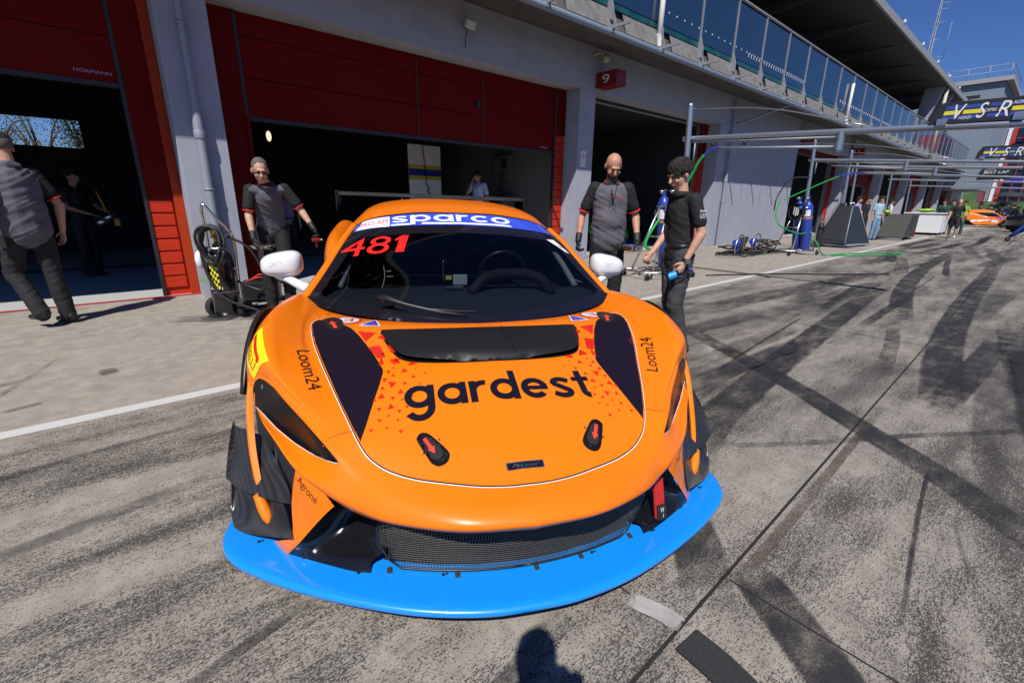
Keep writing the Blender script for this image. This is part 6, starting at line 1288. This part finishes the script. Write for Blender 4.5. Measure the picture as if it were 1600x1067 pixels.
    if beard:
        b = B(); ell(b, hd(0, -.034, -.066), (.058, .062, .048), HM, 18); cut = [v for v in b.verts if (HM.inverted() @ (v.co-c)).z > -.046]; bmesh.ops.delete(b, geom=cut, context='VERTS'); cap_(b, hd(-.026, -.098, -.040), hd(.026, -.098, -.040), .006, .006, n=6); obj('beard', b, M_beard, t, smooth=True)
    if cap:
        b = B(); ell(b, hd(0, .015, .055), (.082, .100, .082), HM, 22); bmesh.ops.delete(b, geom=[v for v in b.verts if (HM.inverted() @ (v.co-c)).z < .035], context='VERTS'); prism(b, [hd(.062, -.060, .040), hd(.055, -.125, .028), (hd(0, -.155, .024)), hd(-.055, -.125, .028), hd(-.062, -.060, .040)], (0, 0, .006)); obj('cap', b, cap, t, smooth=True, sharp=50)
    if glasses:
        b = B()
        for s in (1, -1): box(b, hd(s*.034, -.100, .010), (.050, .004, .022), HM, bev=.002); cap_(b, hd(s*.060, -.098, .016), hd(s*.078, .01, .008), .0025, .0025, n=6)
        cap_(b, hd(-.012, -.102, .014), hd(.012, -.102, .014), .002, .002, n=6); obj('glasses', b, M_gb, t)
    t['_j'] = 0; del t['_j']
    return t, K, hd
def loc2w(t, p): return Matrix.Translation(t.location) @ Matrix.Rotation(t.rotation_euler.z, 4, 'Z') @ Matrix.Diagonal((*t.scale, 1)) @ Vector(p)
def chest_mark(t, K, pts, m, s=1):
    pass
# facing angle: local -Y is the front of the body; rz turns it
face = lambda dx, dy: math.atan2(dx, -dy)
# --- bald mechanic on the far side of the car, looking down at it
t, K, hd = person('bald bearded mechanic in grey and black polo with black gloves standing behind the white mirror', (3.98, 3.06, 0), face(-.72, -.70), 1.80,
    J=dict(hea=(0, -.045, 1.615), elL=(.27, .05, 1.15), wrL=(.285, -.07, .93), elR=(-.275, .04, 1.14), wrR=(-.30, -.05, .92)), skin=M_skin, shirt=M_cgry, sleeve=M_cblk, trousers=M_cblk, beard=True, gloves=True, fat=1.13, hp=34, hy=10, trim=M_trim, grip=.9)
b = B(); tube(b, [K['nec']+Vector((.045, -.085, -.02)), K['che']+Vector((.02, -.155, .06)), K['che']+Vector((-.03, -.165, -.02)), K['che']+Vector((.03, -.165, -.10))], .003, n=5); tube(b, [K['nec']+Vector((-.02, -.09, -.03)), K['che']+Vector((.0, -.160, .02)), K['che']+Vector((.045, -.160, -.09))], .003, n=5); obj('headset_cable', b, M_sb, t, smooth=True)
b = B(); cap_(b, K['che']+Vector((-.012, -.150, .09)), K['che']+Vector((.012, -.155, .00)), .006, .005, n=6); obj('shirt_placket', b, M_cblk, t, smooth=True)
b = B(); decal(b, norm_loops(text_loops('TEAM', bold=.02, shear=.2), -.04, .03, 0, .02), lambda u, v: K['che']+Vector((.085+u, -.150+.02*abs(u), .02+v)), .02); obj('chest_badge', b, M_trim, t)
t2 = thing('steel_dish', 'round steel dish held in the gloved hand of the bald mechanic', 'dish', loc2w(t, (-.10+.31, -.19, .83)))
b = B(); lathe(b, [(0, 0), (.10, .0), (.115, .012), (.12, .045), (.128, .052), (.128, .056), (.116, .05), (.108, .016), (0, .006)], n=32); obj('dish', b, M_chr, t2, smooth=True, sharp=40)
# --- young man in black, looking down, bottle in hand
t, K, hd = person('young dark haired man in black polo and dark grey trousers holding a water bottle', (3.68, 2.07, 0), face(-.82, .42), 1.68,
    J=dict(hea=(.0, -.075, 1.60), nec=(0, -.02, 1.46), shL=(.17, .0, 1.39), shR=(-.17, .01, 1.40), elL=(.215, .06, 1.13), wrL=(.20, -.05, .90), elR=(-.2, .0, 1.12), wrR=(-.16, -.17, .93), knL=(.11, -.05, .50), anL=(.12, .07, .09), knR=(-.08, .02, .50), anR=(-.09, .10, .09)), skin=M_skin2, shirt=M_cblk, trousers=M_char, hair='full', hp=24, hy=8, fat=.92, collar=M_cblk, grip=1.0)
b = B(); w_ = K['wrL']; d = (K['wrL']-K['elL']).normalized(); cyl(b, w_-d*.012, w_+d*.012, .033, n=20); wt = obj('watch_strap', b, M_sb, t, smooth=True, sharp=30); b = B(); cyl(b, w_+Vector((.020, 0, 0)), w_+Vector((.040, 0, 0)), .023, n=20); cyl(b, w_+Vector((.040, 0, 0)), w_+Vector((.041, 0, 0)), .017, n=20); obj('watch_face', b, M_chr, wt)
for z, s_, w2 in ((.0, 'BRNDX', .030), (-.030, 'O VIEW', .030), (-.052, 'sports', .026)):
    b = B(); q = K['shL'].lerp(K['elL'], .30); decal(b, norm_loops(text_loops(s_, bold=.04), -w2, w2, -.010, .009), lambda u, v: q+Vector((.0790, u, z+v)), .02); obj('sleeve_print', b, M_stw, t)
hw = loc2w(t, K['wrL']+d*.12); bt = thing('water_bottle', 'small clear water bottle with blue label held by the young man in black', 'bottle', hw); bt.rotation_euler = (R_(68), R_(10), R_(40))
b = B(); lathe(b, [(0, -.11), (.028, -.11), (.032, -.10), (.032, -.04), (.029, -.03), (.032, -.02), (.032, .04), (.015, .075), (.012, .09), (0, .09)], n=24); obj('bottle_body', b, glassmat('clear_plastic', (.75, .85, .92), 1.0, 1.4), bt, smooth=True)
b = B(); lathe(b, [(.0325, -.085), (.033, -.02)], n=24); obj('bottle_label', b, mat('label_blue', (.02, .30, .75), .4), bt, smooth=True); b = B(); cyl(b, (0, 0, .085), (0, 0, .105), .015, n=16); obj('bottle_cap', b, M_bott, bt)
sg = thing('sunglasses', 'pair of dark sunglasses held with the water bottle by the young man', 'sunglasses', hw+Vector((-.06, .05, .03)), R_(30)); b = B()
for s in (1, -1): ell(b, (s*.032, 0, 0), (.028, .004, .019)); tube(b, [(s*.06, 0, .005), (s*.062, .06, .004), (s*.06, .12, -.01)], .0025)
obj('lenses', b, M_gb, sg, smooth=True)
# --- mechanic bending at the garage mouth
t, K, hd = person('smiling grey haired mechanic with dark glasses bending forward in the middle garage mouth', (1.45, 5.95, 0), face(-.20, -.97), 1.80,
    J=dict(pel=(0, .10, .97), wai=(0, .04, 1.10), che=(0, -.07, 1.28), nec=(-.01, -.14, 1.43), hea=(-.05, -.24, 1.55), shL=(.18, -.13, 1.37), shR=(-.185, -.10, 1.355), elL=(.31, -.13, 1.15), wrL=(.40, -.24, .97), elR=(-.215, -.12, 1.10), wrR=(-.20, -.22, .88), hiL=(.09, .10, .93), hiR=(-.09, .10, .93)), skin=M_skin2, shirt=M_cgry, sleeve=M_cblk, trousers=M_cblk, hair='short', glasses=True, gloves=True, hp=20, hy=3, trim=M_trim, grip=.9, fat=.96)
b = B(); decal(b, norm_loops(text_loops('TEAM', bold=.02, shear=.2), -.03, .03, 0, .015), lambda u, v: K['che']+Vector((.08+u, -.118, .03+v)), .02); obj('chest_badge', b, M_trim, t)
d = (K['wrR']-K['elR']).normalized(); p = loc2w(t, K['wrR']+d*.11+Vector((.07, -.05, -.03))); t2 = thing('steel_dish', 'shiny oval steel bowl in the hand of the bending mechanic', 'dish', p); b = B(); lathe(b, [(0, 0), (.06, .0), (.11, .02), (.135, .05), (.14, .052), (.112, .026), (.05, .008), (0, .008)], n=32); obj('dish', b, M_chr, t2, smooth=True, sharp=40)
d = (K['wrL']-K['elL']).normalized(); p = loc2w(t, K['wrL']+d*.10+Vector((-.03, -.04, -.05))); t2 = thing('red_wheel_gun', 'small red air tool in the other glove of the bending mechanic', 'air tool', p); t2.scale = (.7, .7, .7); b = B(); cyl(b, (-.07, 0, 0), (.06, -.03, 0), .032, .026, n=14); cyl(b, (0, 0, 0), (.01, .02, -.12), .018, n=12); obj('tool_body', b, mat('tool_red', (.25, .01, .01), .35), t2, smooth=True, sharp=40); b = B(); cyl(b, (.06, -.03, 0), (.10, -.04, 0), .015, n=12); obj('tool_nose', b, M_steel, t2)
b = B(); w_ = K['wrL']; d = (K['wrL']-K['elL']).normalized(); cyl(b, w_-d*.045, w_-d*.035, .031, n=18); obj('wrist_tape', b, M_stw, t)
# --- stout mechanic walking into the left garage, seen from behind
t, K, hd = person('stout mechanic in grey and black polo and cap walking away into the left garage', (-.62, 6.72, 0), face(-.55, .80), 1.88,
    J=dict(hea=(0, -.03, 1.62), elL=(.27, .06, 1.14), wrL=(.27, .02, .90), elR=(-.28, .05, 1.14), wrR=(-.285, .0, .90), knL=(.11, -.14, .52), anL=(.11, .08, .16), knR=(-.10, .02, .50), anR=(-.11, .06, .09)), shirt=M_cgry, sleeve=M_cblk, trousers=M_cblk, cap=M_cblk, hair='short', fat=1.24, hp=12, trim=M_trim, grip=.5)
t, K, hd = person('crew member in dark grey behind the stout man in the dark garage', (-.30, 10.6, 0), face(.6, -.6), 1.74, J=dict(elL=(.26, -.06, 1.15), wrL=(.24, -.30, 1.06), elR=(-.25, -.05, 1.15), wrR=(-.14, -.30, 1.05)), shirt=M_cblk, trousers=M_cblk, hair='full', cap=M_cblk, detail=1, skin=M_skin3)  # skin and clothes coloured darker to imitate the garage shade
t2 = thing('air_jack', 'yellow and black air tool held by the crew member in the dark garage', 'air tool', (-.02, 10.2, 1.05)); b = B(); cyl(b, (0, 0, -.1), (.15, 0, .0), .04); cyl(b, (-.1, 0, -.16), (.05, 0, -.10), .05); obj('tool_grip', b, M_steel, t2); b = B(); box(b, (.16, 0, -.14), (.07, .07, .12), bev=.01); cyl(b, (-.02, 0, .35), (.05, 0, .05), .014); obj('tool_casing', b, mat('casing_orange', (.45, .22, .03), .5), t2)
# --- dim figures inside the garages
person('person in pale blue shirt standing in the dark behind the bending mechanic', (2.9, 10.6, 0), face(-.3, -.9), 1.62, shirt=mat('shirt_dull', (.20, .18, .30), .8), sleeve=mat('shirt_dull', (.20, .18, .30), .8), detail=1, hair='short')
person('man in white shirt with hand at his face standing in the middle garage', (6.95, 9.3, .27), face(-.9, -.3), 1.78, J=dict(elR=(-.2, -.2, 1.2), wrR=(-.08, -.15, 1.48), hea=(0, -.04, 1.60)), shirt=mat('shirt_white', (.42, .46, .68), .8), sleeve=mat('shirt_white', (.42, .46, .68), .8), hair='full', detail=1, skin=M_skin3)
person('person in black with raised forearm at the right post of the garage nine opening', (13.9, 8.6, 0), face(-.3, -.95), 1.68, J=dict(elL=(.28, -.05, 1.15), wrL=(.36, -.24, 1.22)), hair='full', detail=1)
t = thing('step_platform', 'low black platform under the man in the white shirt', 'platform', (6.95, 9.3, 0)); b = B(); bx(b, -.5, .5, -.4, .4, .20, .27, bev=.01); obj('platform_top', b, M_sb, t)
for xx in (-.42, .42):
    b = B(); bx(b, xx-.03, xx+.03, -.35, .35, .006, .20); obj('platform_leg', b, M_steel, t)
# --- people farther down the lane
M_w = mat('tee_white', (.62, .62, .68), .8); M_cy = mat('tee_lilac', (.35, .22, .5), .8); M_jean = mat('jeans', (.16, .28, .42), .9, var=.3); M_dg = mat('tee_dark_green', (.02, .07, .045), .8); M_hv = mat('vest_neon', (.25, .42, .03), .7); M_lj = mat('jacket_light', (.30, .45, .55), .8)
G = 'people farther down the lane'
W1 = dict(knL=(.10, -.16, .53), anL=(.10, -.10, .10), knR=(-.10, .06, .52), anR=(-.10, .24, .17), elL=(.24, .10, 1.14), wrL=(.25, .12, .90), elR=(-.24, -.04, 1.14), wrR=(-.25, -.2, .95))
F = [('person in lilac and white tee bending over a black cart beyond the triangular boards', (22.9, 5.35), (-.2, -1), M_cy, M_cblk, {}),
 ('person in black leaning at the black cart beside the one in lilac', (24.0, 5.3), (-.3, -1), M_cblk, M_cblk, {}), ('person in light blue jacket and pale jeans beyond the triangular boards', (24.4, 4.95), (-.6, -1), M_lj, M_jean, {}),
 ('person in dark clothes with red sleeve just right of the one in pale jeans', (25.0, 5.0), (-.3, .8), mat('tee_maroon', (.2, .02, .03), .8), M_cblk, {}), ('seated person in white tee behind the white cabinet', (29.8, 5.6), (.5, -1), M_w, M_cblk, {}),
 ('bald man in black tee and shorts walking towards the camera on the lane', (29.9, 3.1), (-1, -.15), M_cblk, M_cblk, W1), ('person in dark green with sunglasses behind the walking man in black', (33.0, 4.0), (-1, 0), M_dg, M_cblk, {}), ('person in dark green with yellow sleeve beside the walking man in black', (34.0, 3.75), (-1, .2), M_dg, M_cblk, {}),
 ('marshal in neon vest right behind the walking man in black', (34.4, 3.35), (-1, .1), M_hv, M_dg, {})]
for i, (lb, (x, y), (dx, dy), sh, tr_, J) in enumerate(F): person(lb, (x, y, 0), face(dx, dy), 1.72+.02*(i % 4), J=J, shirt=sh, sleeve=sh, trousers=tr_, hair=None if i == 5 else 'full', detail=1, shorts=(i == 5), group=G, skin=[M_skin, M_skin2][i % 2], shoes=M_stw if i == 5 else None)
proto = []; tees = [M_cblk, M_char, mat('tee_red', (.35, .03, .03), .8), M_w, mat('tee_navy', (.02, .03, .10), .8)]
for c_ in tees: proto.append(person('x', (0, 0, -50), 0, 1.74, shirt=c_, sleeve=c_, hair='full', detail=0)[0])
CR = [(57.5, 4.6, 0), (58.5, 4.0, 1), (57, 3.4, 2), (60, 3.2, 3), (59, 2.6, 0), (61, 2.0, 1), (58.5, 1.6, 4), (60.5, 1.0, 0), (59.2, .5, 1), (62, .2, 0), (60.6, -.4, 4), (63, -.9, 0), (61.5, -1.3, 2), (64, -2.0, 1), (62.5, 4.4, 0), (65, 3.0, 4), (66, 1.6, 0), (66, .4, 1)]
names = ['black', 'charcoal', 'red', 'white', 'navy']; used = set()
places = ['by the left umbrella pole', 'left of the orange car roof', 'behind the rear of the orange car', 'behind the middle of the orange car', 'in the middle of the far crowd', 'right of the left umbrella', 'between the two umbrellas', 'under the right umbrella', 'behind the nose of the orange car', 'right of the right umbrella', 'near the dark car', 'behind the dark car', 'at the right side of the crowd', 'at the right edge of the photo', 'deep in the crowd on its left', 'deep in the crowd in its middle', 'deep in the crowd towards its right', 'last figure at the back of the crowd']
for i, (x, y, k) in enumerate(CR):
    o = proto[k] if k not in used else copy_tree(proto[k]); used.add(k); o.location = (x, y, 0); o.rotation_euler = (0, 0, i*1.7); o['label'] = 'distant person in %s %s' % (names[k], places[i]); o['group'] = 'distant crowd around the orange race car'
# --- the photographer, whose shadow falls before the car
t, K, hd = person('photographer standing behind the camera whose shadow falls before the blue splitter', (-.235, -.125, 0), face(.72, .69), 1.64,
    J=dict(nec=(0, 0, 1.52), hea=(0, -.03, 1.70), elL=(.25, .02, 1.14), wrL=(.13, -.10, 1.30), elR=(-.25, .02, 1.16), wrR=(-.13, -.09, 1.34)), shirt=M_cblk, detail=0, fat=.95)
t = thing('camera', 'black camera in the hands of the photographer, casting the small raised shadow', 'camera', (-.055, -.062, 1.30), face(.72, .69)); b = B(); box(b, (0, 0, 0), (.14, .06, .10), bev=.012); box(b, (0, .0, .06), (.05, .05, .03), bev=.008); obj('camera_body', b, M_sb, t)
